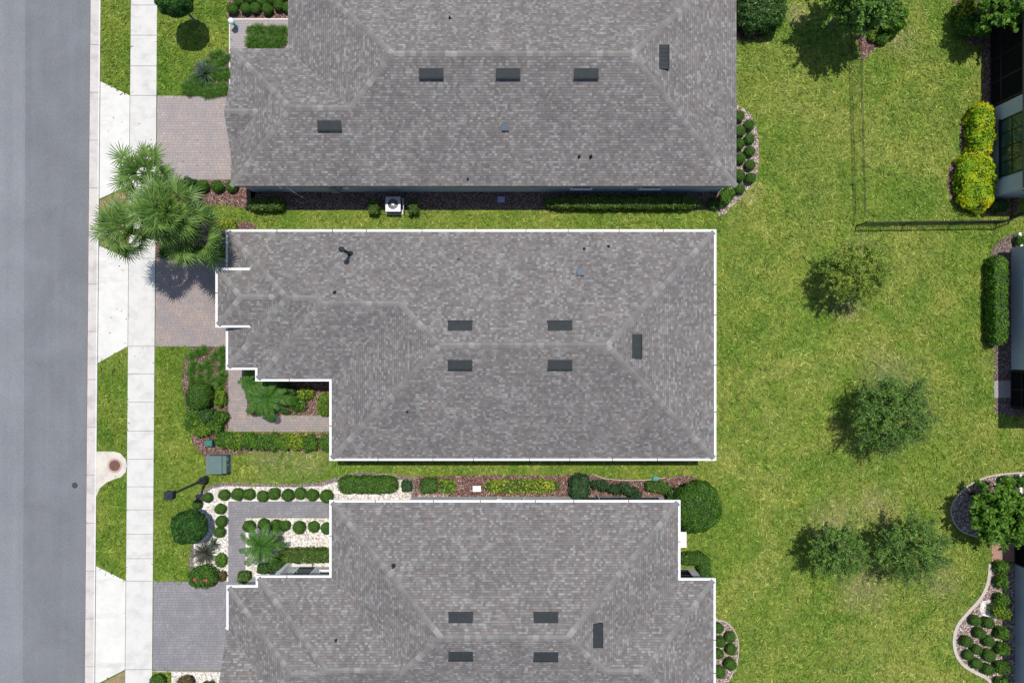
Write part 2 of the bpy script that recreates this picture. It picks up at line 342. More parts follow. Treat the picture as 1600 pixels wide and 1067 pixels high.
def strip(name, xa, xb, ys, z, mat, gap=.014, base='joint'):
    mb = MB()
    for a, b in zip(ys[:-1], ys[1:]):
        g = gap*26/2
        q = xy([(xa(a+g), a+g), (xb(a+g), a+g), (xb(b-g), b-g), (xa(b-g), b-g)]); mb.prism(q, -.03, z)
    q = xy([(xa(ys[0]), ys[0]), (xb(ys[0]), ys[0]), (xb(ys[-1]), ys[-1]), (xa(ys[-1]), ys[-1])]); mb.prism(q, -.04, z-.03, 1)
    return tag(mb.build(name, [mat, base]), kind='structure')
kx0 = lambda y: rl(142.5, 9, y); kx1 = lambda y: rl(158, 9.5, y)
ys = [-740+74.6*i-10 for i in range(36)]
strip('kerb', kx0, lambda y: rl(155.4, 9.3, y), ys, .05, 'kerb', .03)
strip('kerb_edge', lambda y: rl(155.6, 9.3, y), kx1, ys, .065, 'apron', .006)
sx0 = lambda y: rl(205.3, 9, y); sx1 = lambda y: rl(246, 8, y)
ys = [-700+46.8*i for i in range(15)]+[9, 56, 104, 150, 287, 404, 541, 584, 628, 673, 717, 760, 796, 834, 872, 907, 1045]+[1045+46*i for i in range(1, 16)]
strip('sidewalk', sx0, sx1, ys, .045, 'conc', .028)
ax0 = lambda y: kx1(y)+.6; ax1 = lambda y: sx0(y)-.8
slab('driveway_apron', [(ax0(128), 128), (ax1(150), 150), (ax1(290), 290), (ax0(311), 311)], .038, 'apron')
slab('driveway_apron', [(ax0(384), 384), (ax1(404), 404), (ax1(541), 541), (ax0(567), 567)], .038, 'apron')
slab('driveway_apron', [(ax0(884), 884), (ax1(907), 907), (ax1(1045), 1045), (ax0(1069), 1069)], .038, 'apron')
slab('tree_bed', [(ax0(313), 313), (ax1(292), 292), (ax1(402), 402), (ax0(382), 382)], .012, 'dry')
slab('tree_bed', [(ax0(1072), 1072), (ax1(1047), 1047), (ax1(1110), 1110), (ax0(1110), 1110)], .012, 'dry')
pad = [(151.3, 705), (178, 705), (189, 708), (197, 717), (199, 727), (197, 737), (190, 745), (180, 748), (168, 753), (157, 762), (150.6, 776)]
slab('concrete_pad', pad, .052, 'padc')
mh = empty('sewer_manhole', P(180, 727)+Vector((0, 0, .052))); tag(mh, 'rusty round manhole lid in the rounded concrete pad beside the kerb', 'manhole')
MB().lathe([(0, .004), (.42, .004), (.44, 0)], n=28).build('ring', 'ring', mh)
m2 = MB().lathe([(0, .014), (.31, .014), (.325, .004)], n=28)
for a in range(6):
    for r in (.1, .2): m2.box(-.02, .02, -.02, .02, .014, .02, 0, Matrix.Rotation(a*1.047, 4, 'Z') @ Matrix.Translation((r, 0, 0)))
m2.build('lid', 'iron', mh)
# driveways and walks
slab('driveway', [(sx1(150)+1, 150), (395, 150), (395, 281), (sx1(281)+1, 281)], .024, 'pav1')
slab('driveway', [(sx1(404)+1, 404), (392, 404), (392, 541), (sx1(541)+1, 541)], .024, 'pav2')
slab('driveway', [(sx1(908)+1, 908), (392, 908), (392, 1047), (sx1(1047)+1, 1047)], .024, 'pav3')
slab('walkway', [(360, 32), (480, 32), (480, 98), (360, 98)], .028, 'pavw'); slab('walkway', [(360, 98), (372, 98), (372, 150), (360, 150)], .027, 'pavw')
slab('walkway_edging', [(359.5, 29.6), (470, 29.6), (470, 31.8), (359.5, 31.8)], .04, 'apron'); slab('walkway_edging', [(358.2, 32), (359.8, 32), (359.8, 150), (358.2, 150)], .036, 'apron')
slab('walkway', [(357, 570), (386, 570), (386, 649), (540, 649), (540, 674), (357, 674)], .024, 'pav2')
slab('walkway', [(357, 783), (540, 783), (540, 808), (384, 808), (384, 908), (357, 908)], .028, 'pav3')
slab('walkway_edging', [(355, 573), (356.8, 573), (356.8, 675), (355, 675)], .034, 'mulchg', .06)
# mulch and gravel beds
def bed(name, pts, mat, z=.014, sm=True, jit=.5):
    return slab(name, smooth_poly(pts, 5, jit) if sm else pts, z, mat)
bed('mulch_bed', [(354, 30), (356, -40), (480, -40), (480, 30)], 'mulch', sm=False)
bed('mulch_bed', [(357.5, 79), (357.5, 149), (288, 149), (291, 135), (300, 117), (312, 98), (330, 82)], 'mulch', .013, False)
bed('planting_bed', [(387, 42), (448, 42), (448, 77), (387, 77)], 'mulchg', .036, False)
bed('mulch_bed', [(285, 280), (392, 282), (392, 330), (385, 327), (352, 321), (315, 322), (285, 330)], 'mulch')
bed('mulch_bed', [(392, 296), (1130, 296), (1130, 328.5), (392, 328.5)], 'mulchg', .014, False)
bed('mulch_bed', [(1120, 170), (1165, 172), (1180, 195), (1186, 235), (1182, 275), (1165, 300), (1145, 322), (1120, 329)], 'pebble', .018)
bed('mulch_bed', [(246, 352), (300, 330), (345, 345), (400, 352), (400, 405), (246, 405)], 'mulch', .013)
bed('mulch_bed', [(300, 541), (357, 541), (357, 676), (540, 676), (540, 704), (400, 706), (350, 712), (350, 740), (330, 735), (318, 712), (300, 690), (296, 660), (288, 625), (284, 590), (288, 560)], 'mulch', .013, False)
bed('mulch_bed', [(386, 590), (540, 590), (540, 648), (386, 648)], 'mulch', .018, False)
# house 3 gardens
outer = [(300, 800), (300, 785), (312, 768), (330, 757), (352, 753), (400, 755), (460, 756), (500, 753), (530, 744), (560, 737), (600, 739), (640, 744), (650, 746), (650, 775), (645, 783), (357, 783), (357, 910), (300, 910), (295, 880), (300, 850)]
bed('stone_edging', [(a, b) for a, b in outer], 'edge', .016, False, 0)
bed('gravel_bed', [(306, 800), (306, 788), (316, 774), (332, 763), (352, 759), (400, 760), (460, 761), (505, 759), (530, 751), (560, 744), (600, 746), (641, 751), (643, 775), (640, 783), (357, 783), (357, 910), (306, 910), (303, 880), (303, 850)], 'gravel', .022, False)
bed('gravel_bed', [(384, 809), (540, 809), (540, 905), (384, 905)], 'gravel', .022, False)
bed('mulch_bed', [(648, 744), (760, 742), (890, 742), (905, 739), (925, 741), (950, 747), (1000, 749), (1040, 745), (1070, 742), (1092, 748), (1105, 757), (1105, 785), (648, 785)], 'mulch', .019, False)
slab('gravel_patch', [(652, 771), (700, 772), (700, 777), (652, 777)], .023, 'pebble')
bed('gravel_bed', [(268, 1049), (380, 1050), (392, 1120), (268, 1120)], 'gravel', .014, False)
slab('walkway_edging', [(sx1(1048)+1, 1047.6), (350, 1048.5), (350, 1050), (sx1(1048)+1, 1049)], .03, 'border')
bed('mulch_bed', [(1100, 968), (1125, 967), (1145, 980), (1153, 1005), (1153, 1035), (1143, 1060), (1120, 1080), (1100, 1085)], 'pebble', .016)

def ribbon(name, pts, wd, z, mat, **k):
    q = [Vector(p) for p in pts]; L = []; Rr = []
    for i, p in enumerate(q):
        d = (q[min(i+1, len(q)-1)]-q[max(i-1, 0)]).normalized(); nn = Vector((-d.y, d.x)); L.append(p+nn*wd/2); Rr.append(p-nn*wd/2)
    mbb = MB(); n = len(q)
    V = [(*P(*v), )[:2] for v in L+Rr]
    mbb.add([(x, y, 0) for x, y in V]+[(x, y, z) for x, y in V], [(n+i, n+i+1, i+1, i)[::-1] if 0 else (2*n+i, 2*n+i+1, 3*n+i+1, 3*n+i) for i in range(n-1)]+[(i, i+1, 2*n+i+1, 2*n+i) for i in range(n-1)]+[(n+i, n+i+1, 3*n+i+1, 3*n+i)[::-1] for i in range(n-1)])
    return tag(mbb.build(name, mat), kind='structure')
def open_curve(pts, n=6):
    out = []; L = len(pts)
    for i in range(L-1):
        p0, p1, p2, p3 = [Vector(pts[min(max(i+k, 0), L-1)]) for k in (-1, 0, 1, 2)]
        for j in range(n):
            t = j/n; q = .5*((2*p1)+(p2-p0)*t+(2*p0-5*p1+4*p2-p3)*t*t+(3*p1-p0-3*p2+p3)*t**3); out.append((q.x, q.y))
    return out+[pts[-1]]
cb = open_curve([(1546, 880), (1545, 896), (1541, 915), (1530, 936), (1511, 957), (1496, 976), (1490, 998), (1493, 1020), (1504, 1037), (1522, 1049), (1540, 1058), (1552, 1072), (1556, 1090)])
ribbon('bed_border', cb, 5, .07, 'border'); bed('pebble_bed', cb+[(1600, 1090), (1600, 880)], 'pebble', .016, False)
ribbon('bed_border', open_curve([(1116, 968), (1135, 972), (1150, 990), (1154, 1015), (1150, 1038), (1140, 1060)]), 1.3, .04, 'border')
ribbon('lawn_edging', open_curve([(925, 740), (950, 748), (1000, 750), (1040, 746)]), 1.0, .03, 'border')
c2 = open_curve([(1640, 736), (1600, 738), (1560, 741), (1530, 749), (1505, 765), (1489, 785), (1486, 803), (1496, 824), (1515, 835), (1548, 841)])
bed('pebble_bed', c2+[(1600, 841)], 'pebble', .016, False); ribbon('bed_border', c2, 2.2, .05, 'border')
slab('brick_pad', [(1549, 842), (1620, 842), (1620, 877), (1549, 877)], .03, 'pav4')
bed('mulch_bed', open_curve([(1640, 362), (1600, 364), (1575, 368), (1556, 382), (1547, 402), (1545, 440), (1545, 500), (1547, 545)])+[(1553, 548), (1553, 645), (1620, 655), (1640, 655)], 'mulchg', .014, False)
slab('paver_pad', [(1553, 595), (1620, 595), (1620, 621), (1553, 621)], .03, 'pavw')
bed('mulch_bed', [(1534, 40), (1534, 172), (1560, 172), (1560, 40)], 'mulch', .014, False)
bed('mulch_bed', open_curve([(1534, 165), (1510, 180), (1500, 205), (1500, 232), (1505, 243), (1485, 258), (1480, 285), (1485, 308), (1505, 325), (1540, 334), (1590, 336)])+[(1590, 165)], 'mulch', .015, False)
bed('mulch_bed', [(1490, -30), (1492, 20), (1500, 50), (1515, 70), (1535, 68), (1560, 40), (1560, -30)], 'mulch', .015)
bed('mulch_bed', [(1340, -10), (1400, -10), (1400, 40), (1385, 62), (1365, 80), (1345, 90)], 'mulch', .014)
bed('mulch_bed', [(1140, -20), (1215, -20), (1212, 20), (1195, 50), (1170, 62), (1140, 60)], 'mulch', .014)

# ------------------------------------------------------------------ houses
PT = .417
class Roof:
    def __init__(s, x0, x1, y0, y1, h0=2.9, sides='WESN'):
        s.r = (x0, x1, y0, y1); s.pl = []
        if 'W' in sides: s.pl.append((PT, 0, h0-PT*x0))
        if 'E' in sides: s.pl.append((-PT, 0, h0+PT*x1))
        if 'S' in sides: s.pl.append((0, PT, h0-PT*y0))
        if 'N' in sides: s.pl.append((0, -PT, h0+PT*y1))
    def inside(s, x, y): return s.r[0] <= x <= s.r[1] and s.r[2] <= y <= s.r[3]
    def h(s, x, y): return min((a*x+b*y+c, (a, b, c)) for a, b, c in s.pl)
def env(rs, x, y):
    c = [r.h(x, y) for r in rs if r.inside(x, y)]; return max(c) if c else None
def split(poly, a, b, c):
    d = [a*x+b*y+c for x, y in poly]
    if all(v > -1e-6 for v in d) or all(v < 1e-6 for v in d): return [poly]
    A, B = [], []
    for i in range(len(poly)):
        p, q, dp, dq = poly[i], poly[(i+1) % len(poly)], d[i], d[(i+1) % len(poly)]
        if dp >= -1e-6: A.append(p)
        if dp <= 1e-6: B.append(p)
        if (dp > 1e-6 and dq < -1e-6) or (dp < -1e-6 and dq > 1e-6):
            t = dp/(dp-dq); m = (p[0]+(q[0]-p[0])*t, p[1]+(q[1]-p[1])*t); A.append(m); B.append(m)
    return [k for k in (A, B) if len(k) > 2]

def make_roof(name, rs, parent, h0, caps=True, gutter=True, gclip=None, th=.2):
    xs = sorted({round(v, 4) for r in rs for v in r.r[:2]}); ys = sorted({round(v, 4) for r in rs for v in r.r[2:]})
    bm = bmesh.new(); cells = []
    for i in range(len(xs)-1):
        for j in range(len(ys)-1):
            cx, cy = (xs[i]+xs[i+1])/2, (ys[j]+ys[j+1])/2; act = [r for r in rs if r.inside(cx, cy)]
            if not act: continue
            polys = [[(xs[i], ys[j]), (xs[i+1], ys[j]), (xs[i+1], ys[j+1]), (xs[i], ys[j+1])]]
            pls = list({p for r in act for p in r.pl})
            for a in range(len(pls)):
                for b in range(a+1, len(pls)):
                    k = tuple(pls[a][t]-pls[b][t] for t in range(3))
                    if abs(k[0])+abs(k[1]) < 1e-9: continue
                    polys = [q for p in polys for q in split(p, *k)]
            cells += polys
    allv = [v for p in cells for v in p]
    def stitch(p):
        out = []
        for i in range(len(p)):
            a, b = p[i], p[(i+1) % len(p)]; L = math.hypot(b[0]-a[0], b[1]-a[1]); out.append(a)
            if L < 1e-4: continue
            ts = set()
            for v in allv:
                t = ((v[0]-a[0])*(b[0]-a[0])+(v[1]-a[1])*(b[1]-a[1]))/(L*L)
                if .002/L < t < 1-.002/L and abs((v[0]-a[0])*(b[1]-a[1])-(v[1]-a[1])*(b[0]-a[0]))/L < .002: ts.add(round(t, 4))
            last = 0
            for t in sorted(ts):
                if t-last > .002/L: out.append((a[0]+(b[0]-a[0])*t, a[1]+(b[1]-a[1])*t)); last = t
        return out
    cells = [stitch(p) for p in cells]
    for p in cells:
        ar = sum(p[i][0]*p[(i+1) % len(p)][1]-p[(i+1) % len(p)][0]*p[i][1] for i in range(len(p)))/2
        if abs(ar) < 1e-5: continue
        cx = sum(q[0] for q in p)/len(p); cy = sum(q[1] for q in p)/len(p); a, b, c = env(rs, cx, cy)[1]
        bm.faces.new([bm.verts.new((x, y, a*x+b*y+c)) for x, y in p])
    bmesh.ops.remove_doubles(bm, verts=bm.verts, dist=.003); bmesh.ops.dissolve_limit(bm, angle_limit=.02, verts=bm.verts, edges=bm.edges)
    bmesh.ops.recalc_face_normals(bm, faces=bm.faces)
    for f in bm.faces:
        if f.normal.z < 0: f.normal_flip()
    # outline loops
    bnd = [e for e in bm.edges if len(e.link_faces) == 1]
    nxt = {}
    for e in bnd:
        l = e.link_loops[0]; nxt[l.vert.index] = None
    bm.verts.index_update(); nxt = {e.link_loops[0].vert: e.link_loops[0].link_loop_next.vert for e in bnd}
    loops = []; left = dict(nxt)
    while left:
        s0 = next(iter(left)); lp = []; v = s0
        while v in left: lp.append(v.co.copy()); v = left.pop(v)
        loops.append(lp)
    caplines = []
    for e in bm.edges:
        if len(e.link_faces) == 2:
            n0, n1 = [f.normal for f in e.link_faces]
            if n0.dot(n1) < .98:
                c0, c1 = [f.calc_center_median() for f in e.link_faces]; mid = (e.verts[0].co+e.verts[1].co)/2
                if (c1-mid).dot(n0) < -1e-3 or (c0-mid).dot(n1) < -1e-3:
                    caplines.append((e.verts[0].co.copy(), e.verts[1].co.copy(), n0.copy(), n1.copy()))
    uvl = bm.loops.layers.uv.new('UVMap')
    for k, f in enumerate(bm.faces):
        n = f.normal; ud = Vector((0, 0, 1)).cross(n).normalized(); vd = n.cross(ud)
        for l in f.loops: l[uvl].uv = (l.vert.co.dot(ud)+50+k*7.3, l.vert.co.dot(vd)+50)
    me = bpy.data.meshes.new(name); bm.to_mesh(me); bm.free()
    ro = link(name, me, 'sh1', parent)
    # eaves board and flat underside
    mb = MB()
    for lp in loops:
        n = len(lp)
        for i in range(n):
            a, b = lp[i], lp[(i+1) % n]; mb.add([a, b, (b.x, b.y, h0-th), (a.x, a.y, h0-th)], [(0, 3, 2, 1)], 1 if max(a.z, b.z) > h0+.3 else 0)
    for p in cells: mb.add([(x, y, h0-th) for x, y in p][::-1], [tuple(range(len(p)))], 1)
    mb.build('eaves_board', ['fascia', 'soffit'], ro)
    if caps:
        for a, b, n0, n1 in caplines:
            mb = MB()
            if a.z > b.z: a, b = b, a
            L = (b-a).length
            if L < .3: continue
            d = (b-a)/L; k = max(1, round(L/.30)); st = L/k
            s0 = n0.cross(d).normalized(); s1 = n1.cross(d).normalized(); up = (n0+n1).normalized()
            if s0.dot(n1) > 0: s0 = -s0
            if s1.dot(n0) > 0: s1 = -s1
            for i in range(k):
                w_ = .16+random.uniform(-.012, .012); p = a+d*(i*st); q = a+d*((i+1)*st+.02); l0, l1 = up*.016, up*.008
                mb.add([p+s0*w_+l0*.6, p+l0, p+s1*w_+l0*.6, q+s0*w_+l1*.5, q+l1, q+s1*w_+l1*.5, p+s0*w_-up*.01, p-up*.01, p+s1*w_-up*.01],
                       [(0, 1, 4, 3), (1, 2, 5, 4), (6, 7, 1, 0), (7, 8, 2, 1)])
            mb.build('ridge_cap', 'cap', ro)
    if gutter:
        mb = MB(); g = .13
        for lp in loops:
            n = len(lp); pts = [lp[i] for i in range(n) if ((lp[i]-lp[i-1]).normalized()-(lp[(i+1) % n]-lp[i]).normalized()).length > .01]; n = len(pts)
            def off(i, w_):
                d0 = (pts[i]-pts[i-1]).normalized(); d1 = (pts[(i+1) % n]-pts[i]).normalized(); n0 = Vector((d0.y, -d0.x, 0)); n1 = Vector((d1.y, -d1.x, 0))
                return pts[i]+(n0+n1)*(w_/max(.3, 1+n0.dot(n1)))
            for i in range(n):
                j = (i+1) % n; a, b = pts[i], pts[j]
                if abs(a.z-b.z) > .01 or a.z > h0+.05: continue
                if gclip and not gclip((a+b)/2): continue
                A, B, A2, B2, A1, B1 = a, b, off(i, g), off(j, g), off(i, g-.03), off(j, g-.03)
                aa, bb = [A, A1, A2], [B, B1, B2]
                if gclip and gclip.__defaults__:
                    xm = gclip.__defaults__[0]
                    for q in (aa, bb):
                        for t in range(3):
                            if q[t].x > xm: q[t] = Vector((xm, q[t].y, q[t].z))
                A, A1, A2 = aa; B, B1, B2 = bb; dz = Vector((0, 0, 1))
                zt, zb, zi = h0-.015, h0-.15, h0-.05
                f = lambda v, z: (v.x, v.y, z)
                mb.add([f(A, zi), f(B, zi), f(B1, zi), f(A1, zi), f(A1, zt), f(B1, zt), f(A2, zt), f(B2, zt), f(A2, zb), f(B2, zb), f(A, zb), f(B, zb)],
                       [(0, 1, 2, 3), (3, 2, 5, 4), (4, 5, 7, 6), (6, 7, 9, 8), (8, 9, 11, 10), (0, 3, 4, 6, 8, 10), (1, 11, 9, 7, 5, 2)])
                L = (B-A).length; d = (B-A).normalized(); o = Vector((d.y, -d.x, 0))
                for t in range(1, int(L/3.0)+1):
                    c = A+d*(t*L/(int(L/3.0)+1)+random.uniform(-.5, .5)); q = [c+d*s1+o*s2 for s1, s2 in ((-.02, 0), (.02, 0), (.02, g+.004), (-.02, g+.004))]
                    mb.add([f(v, zt+.004) for v in q], [(0, 1, 2, 3)], 1)
        if mb.v: mb.build('gutter', ['white', 'vent'], ro)
    return ro

def wall_open(house, kind, wall, t0, t1, z0, z1, glass='glass'):
    """wall = (p, q): outward is on the right of p->q"""
    p, q = Vector((*wall[0], 0)), Vector((*wall[1], 0)); d = (q-p).normalized(); o = Vector((d.y, -d.x, 0)); L = (q-p).length
    M4 = Matrix(((d.x, o.x, 0, p.x), (d.y, o.y, 0, p.y), (0, 0, 1, 0), (0, 0, 0, 1)))
    mb = MB(); fw = .07
    if kind == 'garage_door':
        mb.box(t0, t1, 0, .03, z0, z1, 0, M4)
        for k in range(1, 4): mb.box(t0+.02, t1-.02, .03, .04, z0+(z1-z0)*k/4-.02, z0+(z1-z0)*k/4+.02, 1, M4)
        for k in range(4):
            for j in range(4): mb.box(t0+(t1-t0)*(j+.08)/4, t0+(t1-t0)*(j+.92)/4, .03, .045, z0+(z1-z0)*(k+.15)/4, z0+(z1-z0)*(k+.85)/4, 0, M4)
        return mb.build('garage_door', ['garage', 'vent'], house)
    for a, b, c, e in ((t0, t1, z0, z0+fw), (t0, t1, z1-fw, z1), (t0, t0+fw, z0+fw, z1-fw), (t1-fw, t1, z0+fw, z1-fw)): mb.box(a, b, 0, .06, c, e, 0, M4)
    if kind == 'window':
        k = max(1, round((t1-t0)/.9))
        for j in range(1, k): mb.box(t0+(t1-t0)*j/k-.025, t0+(t1-t0)*j/k+.025, 0, .055, z0+fw, z1-fw, 0, M4)
        mb.box(t0+fw, t1-fw, 0, .05, (z0+z1)/2-.02, (z0+z1)/2+.02, 0, M4)
        mb.box(t0-.06, t1+.06, 0, .11, z0-.06, z0, 0, M4)
        wo = mb.build('window', 'white' if glass == 'glass' else 'black', house)
        MB().box(t0+fw, t1-fw, 0, .02, z0+fw, z1-fw, 0, M4).build('pane', glass, wo)
    elif kind == 'front_door':
        wo = mb.build('front_door', 'white', house)
        MB().box(t0+fw, t1-fw, 0, .03, z0+.02, z1-fw, 0, M4).build('door_leaf', 'door', wo)
        MB().box(t1-.2, t1-.15, .03, .08, .95, 1.1, 0, M4).build('handle', 'steel', wo)
    elif kind == 'screen':
        k = max(1, round((t1-t0)/1.3)); 
        for j in range(1, k): mb.box(t0+(t1-t0)*j/k-.03, t0+(t1-t0)*j/k+.03, 0, .06, z0+fw, z1-fw, 0, M4)
        mb.box(t0+fw, t1-fw, 0, .06, z0+.85, z0+.91, 0, M4)
        wo = mb.build('screen_frame', 'black', house)
        MB().box(t0+fw, t1-fw, 0, .012, z0+fw, z1-fw, 0, M4).build('screen_panel', 'screen', wo)
    return wo

def walls(house, poly, z1, mat, name='wall'):
    return MB().prism(poly, -.05, z1).build(name, mat, house)
def seg(poly, i): return (poly[i], poly[(i+1) % len(poly)])

def place_on(rs, px, py):
    h = 3.5
    for _ in range(12):
        p = P(px, py, h); e = env(rs, p.x, p.y); h = e[0]
    return Vector((p.x, p.y, h)), e[1]
def slope_matrix(p, pl):
    n = Vector((-pl[0], -pl[1], 1)).normalized(); dn = Vector((pl[0], pl[1], 0)); dn = -dn.normalized(); dn = (dn-n*dn.dot(n)).normalized(); sd_ = n.cross(dn)
    return Matrix(((sd_.x, dn.x, n.x, p.x), (sd_.y, dn.y, n.y, p.y), (sd_.z, dn.z, n.z, p.z), (0, 0, 0, 1)))
def ridge_vent(ro, rs, px, py, L=1.28, W=.50):
    p, pl = place_on(rs, px, py); M4 = slope_matrix(p, pl); mb = MB()
    # local: x along the slope's level line, y down the slope, z out
    a, b = L/2, W/2
    def tr(vs): return [M4 @ Vector(v) for v in vs]
    mb.add(tr([(-a, -b, .012), (a, -b, .012), (a, b, .17), (-a, b, .17), (-a, -b, -.02), (a, -b, -.02), (a, b, .03), (-a, b, .03)]),
           [(0, 3, 2, 1), (0, 1, 5, 4), (1, 2, 6, 5), (2, 3, 7, 6), (3, 0, 4, 7)])
    mb.add(tr([(-a-.02, b-.05, .175), (a+.02, b-.05, .175), (a+.02, b+.03, .17), (-a-.02, b+.03, .17), (a+.02, b+.03, .06), (-a-.02, b+.03, .06)]), [(0, 3, 2, 1), (3, 5, 4, 2)])
    for k in range(1, 6): 
        x = -a+L*k/6; mb.add(tr([(x-.012, -b+.02, .03), (x+.012, -b+.02, .03), (x+.012, b-.03, .18), (x-.012, b-.03, .18)]), [(0, 3, 2, 1)])
    mb.build('roof_vent', 'vent', ro)
def pipe(ro, rs, px, py, h=.3, r=.045, mat='vent', cap=False):
    p, pl = place_on(rs, px, py); mb = MB(); mb.tube([p-Vector((0, 0, .1)), p+Vector((0, 0, h))], r, 10)
    mb.lathe([(r*2.2, -.04), (r*1.9, .02), (r*1.05, .10)], p, 12)
    if cap: mb.lathe([(r*1.1, h-.12), (r*1.9, h-.1), (r*1.9, h-.02), (r*.3, h+.07), (0, h+.07)], p, 12)
    mb.build('vent_pipe', mat, ro)
def boxvent(ro, rs, px, py, s=.3):
    p, pl = place_on(rs, px, py); M4 = slope_matrix(p, pl); mb = MB(); mb.box(-s/2, s/2, -s/2, s/2, 0, .12, 0, M4); mb.box(-s/2-.03, s/2+.03, -s/2-.03, s/2+.03, .12, .15, 0, M4)
    mb.build('box_vent', 'vsteel', ro)

# ---- house A (top)
h1 = empty('house', (0, 0, 0)); h1.location = (-1.5, 15, 0)
def reparent(o, par):
    o.parent = par; o.matrix_parent_inverse = Matrix.Translation(-par.location)
class Fix:   # parts are written in world numbers, parented to a root that stands elsewhere
    pass
_link = link
def link(name, me, mats, parent=None, loc=None):
    o = _link(name, me, mats, parent, loc)
    if parent is not None and parent.get('worldparts'): o.matrix_parent_inverse = Matrix.Translation(-parent.location)
    return o
def house_root(loc, label):
    o = empty('house', loc); o['worldparts'] = 1; tag(o, label, 'house', 'houses along the street'); return o
bpy.data.objects.remove(h1)
h1 = house_root((-1.5, 15, 0), 'long grey shingled house at the top of the photo with no white gutters')
R1 = [Roof(-12.5, 12.53, 8.66, 21.26), Roof(-15.7, -6, 8.66, 16.34, sides='WSN'), Roof(-15.75, -11.5, 10.75, 14.45, sides='SN')]
r1 = make_roof('roof', R1, h1, 2.9, gutter=False)
w1 = [(-15.55, 8.97), (12.38, 8.97), (12.38, 20.9), (-12.2, 20.9), (-12.2, 16.0), (-15.55, 16.0)]
walls(h1, w1, 2.71, 'bluewall')
for t, a, b, c in ((10.05, 1.2, 1.75, 2.45), (19, 1.2, 1.0, 2.2), (23, 1.2, 1.0, 2.2), (5, 1.0, 1.3, 2.2)): wall_open(h1, 'window', seg(w1, 0), t, t+a, b, c)
wall_open(h1, 'garage_door', seg(w1, 5), 1.3, 6.2, .03, 2.25); wall_open(h1, 'front_door', seg(w1, 4), .8, 1.9, .03, 2.2)
for t in (1.5, 5, 8.5): wall_open(h1, 'window', seg(w1, 1), t, t+1.8, .5, 2.2)
wall_open(h1, 'window', seg(w1, 3), 1.4, 3.2, .6, 2.2)
for t in (3, 9, 15, 20): wall_open(h1, 'window', seg(w1, 2), t, t+1.3, .9, 2.2)
for a, b in ((674, 115), (794, 115), (916, 115), (515, 196), (1036, 90)): ridge_vent(r1, R1, a, b)
boxvent(r1, R1, 790, 198, .33); pipe(r1, R1, 905, 245, .32); pipe(r1, R1, 923, 245, .36, .05); pipe(r1, R1, 731, 280, .25, .035); pipe(r1, R1, 703, 29, .25, .04)
mb = MB(); mb.box(-10.6, -10.15, 8.76, 8.97, .6, 1.5); mb.box(-10.05, -9.85, 8.83, 8.97, .9, 1.4); mb.tube([(-10.4, 8.9, 1.5), (-10.4, 8.9, 2.7)], .03); mb.build('meter_box', 'steel', h1)
mb = MB(); mb.tube([(-13.0, 8.9, 1.9), (-12.6, 8.62, 1.5), (-12.5, 8.6, .2)], .03); mb.tube([(-13.3, 8.9, 2.2), (-13.1, 8.7, 2.3)], .06); mb.box(-13.35, -13.1, 8.8, 8.97, 2.1, 2.4); mb.build('security_light', 'white', h1)

# ---- house B (middle)
h2 = house_root((-1.5, -.2, 0), 'middle house with white gutters round its grey roof and a raised box over the garage')
R2 = [Roof(-10.07, 11.28, -6.52, 6.12), Roof(-14.21, -6, -2.09, 6.12, sides='WSN'), Roof(-15.85, -10, -1.45, 6.12, sides='WSN')]
r2 = make_roof('roof', R2, h2, 2.9)
RT = [Roof(-16.15, -12.2, .895, 3.91, 3.55, 'WSN')]
rt = make_roof('garage_roof', RT, h2, 3.55, gclip=(lambda m, xm=-14.2: m.x < -13.9))
w2 = [(-15.5, 5.8), (-15.5, -1.1), (-13.86, -1.1), (-13.86, -1.75), (-9.72, -1.75), (-9.72, -6.2), (10.95, -6.2), (10.95, 5.8)]
walls(h2, w2, 2.71, 'greywall'); MB().box(-15.85, -13, 1.15, 3.65, -.05, 3.36).build('garage_bay', 'bluewall', h2)
wall_open(h2, 'garage_door', ((-15.85, 3.65), (-15.85, 1.15)), .1, 2.4, .03, 2.3)
wall_open(h2, 'front_door', seg(w2, 3), 1.2, 2.3, .03, 2.2); wall_open(h2, 'window', seg(w2, 3), 2.8, 3.9, .8, 2.1)
wall_open(h2, 'window', seg(w2, 4), 1.3, 3.1, .6, 2.2)
for t in (2, 7, 12): wall_open(h2, 'window', seg(w2, 5), t, t+1.3, .9, 2.2)
wall_open(h2, 'screen', seg(w2, 5), 15.5, 20.2, .05, 2.5); wall_open(h2, 'screen', seg(w2, 6), .4, 5, .05, 2.5)
for t in (3, 8, 14, 20): wall_open(h2, 'window', seg(w2, 7), t, t+1.2, .9, 2.2)
for a, b in ((719, 510), (875, 510), (719, 569), (875, 569), (994, 541)): ridge_vent(r2, R2, a, b)
pipe(r2, R2, 547, 397, 1.95, .085, 'vent', True); boxvent(r2, R2, 907, 427, .32); pipe(r2, R2, 913, 389, .28); pipe(r2, R2, 951, 385, .25); boxvent(r2, R2, 717, 404, .12); pipe(r2, R2, 523, 457, .3, .05); pipe(r2, R2, 636, 643, .14, .04)

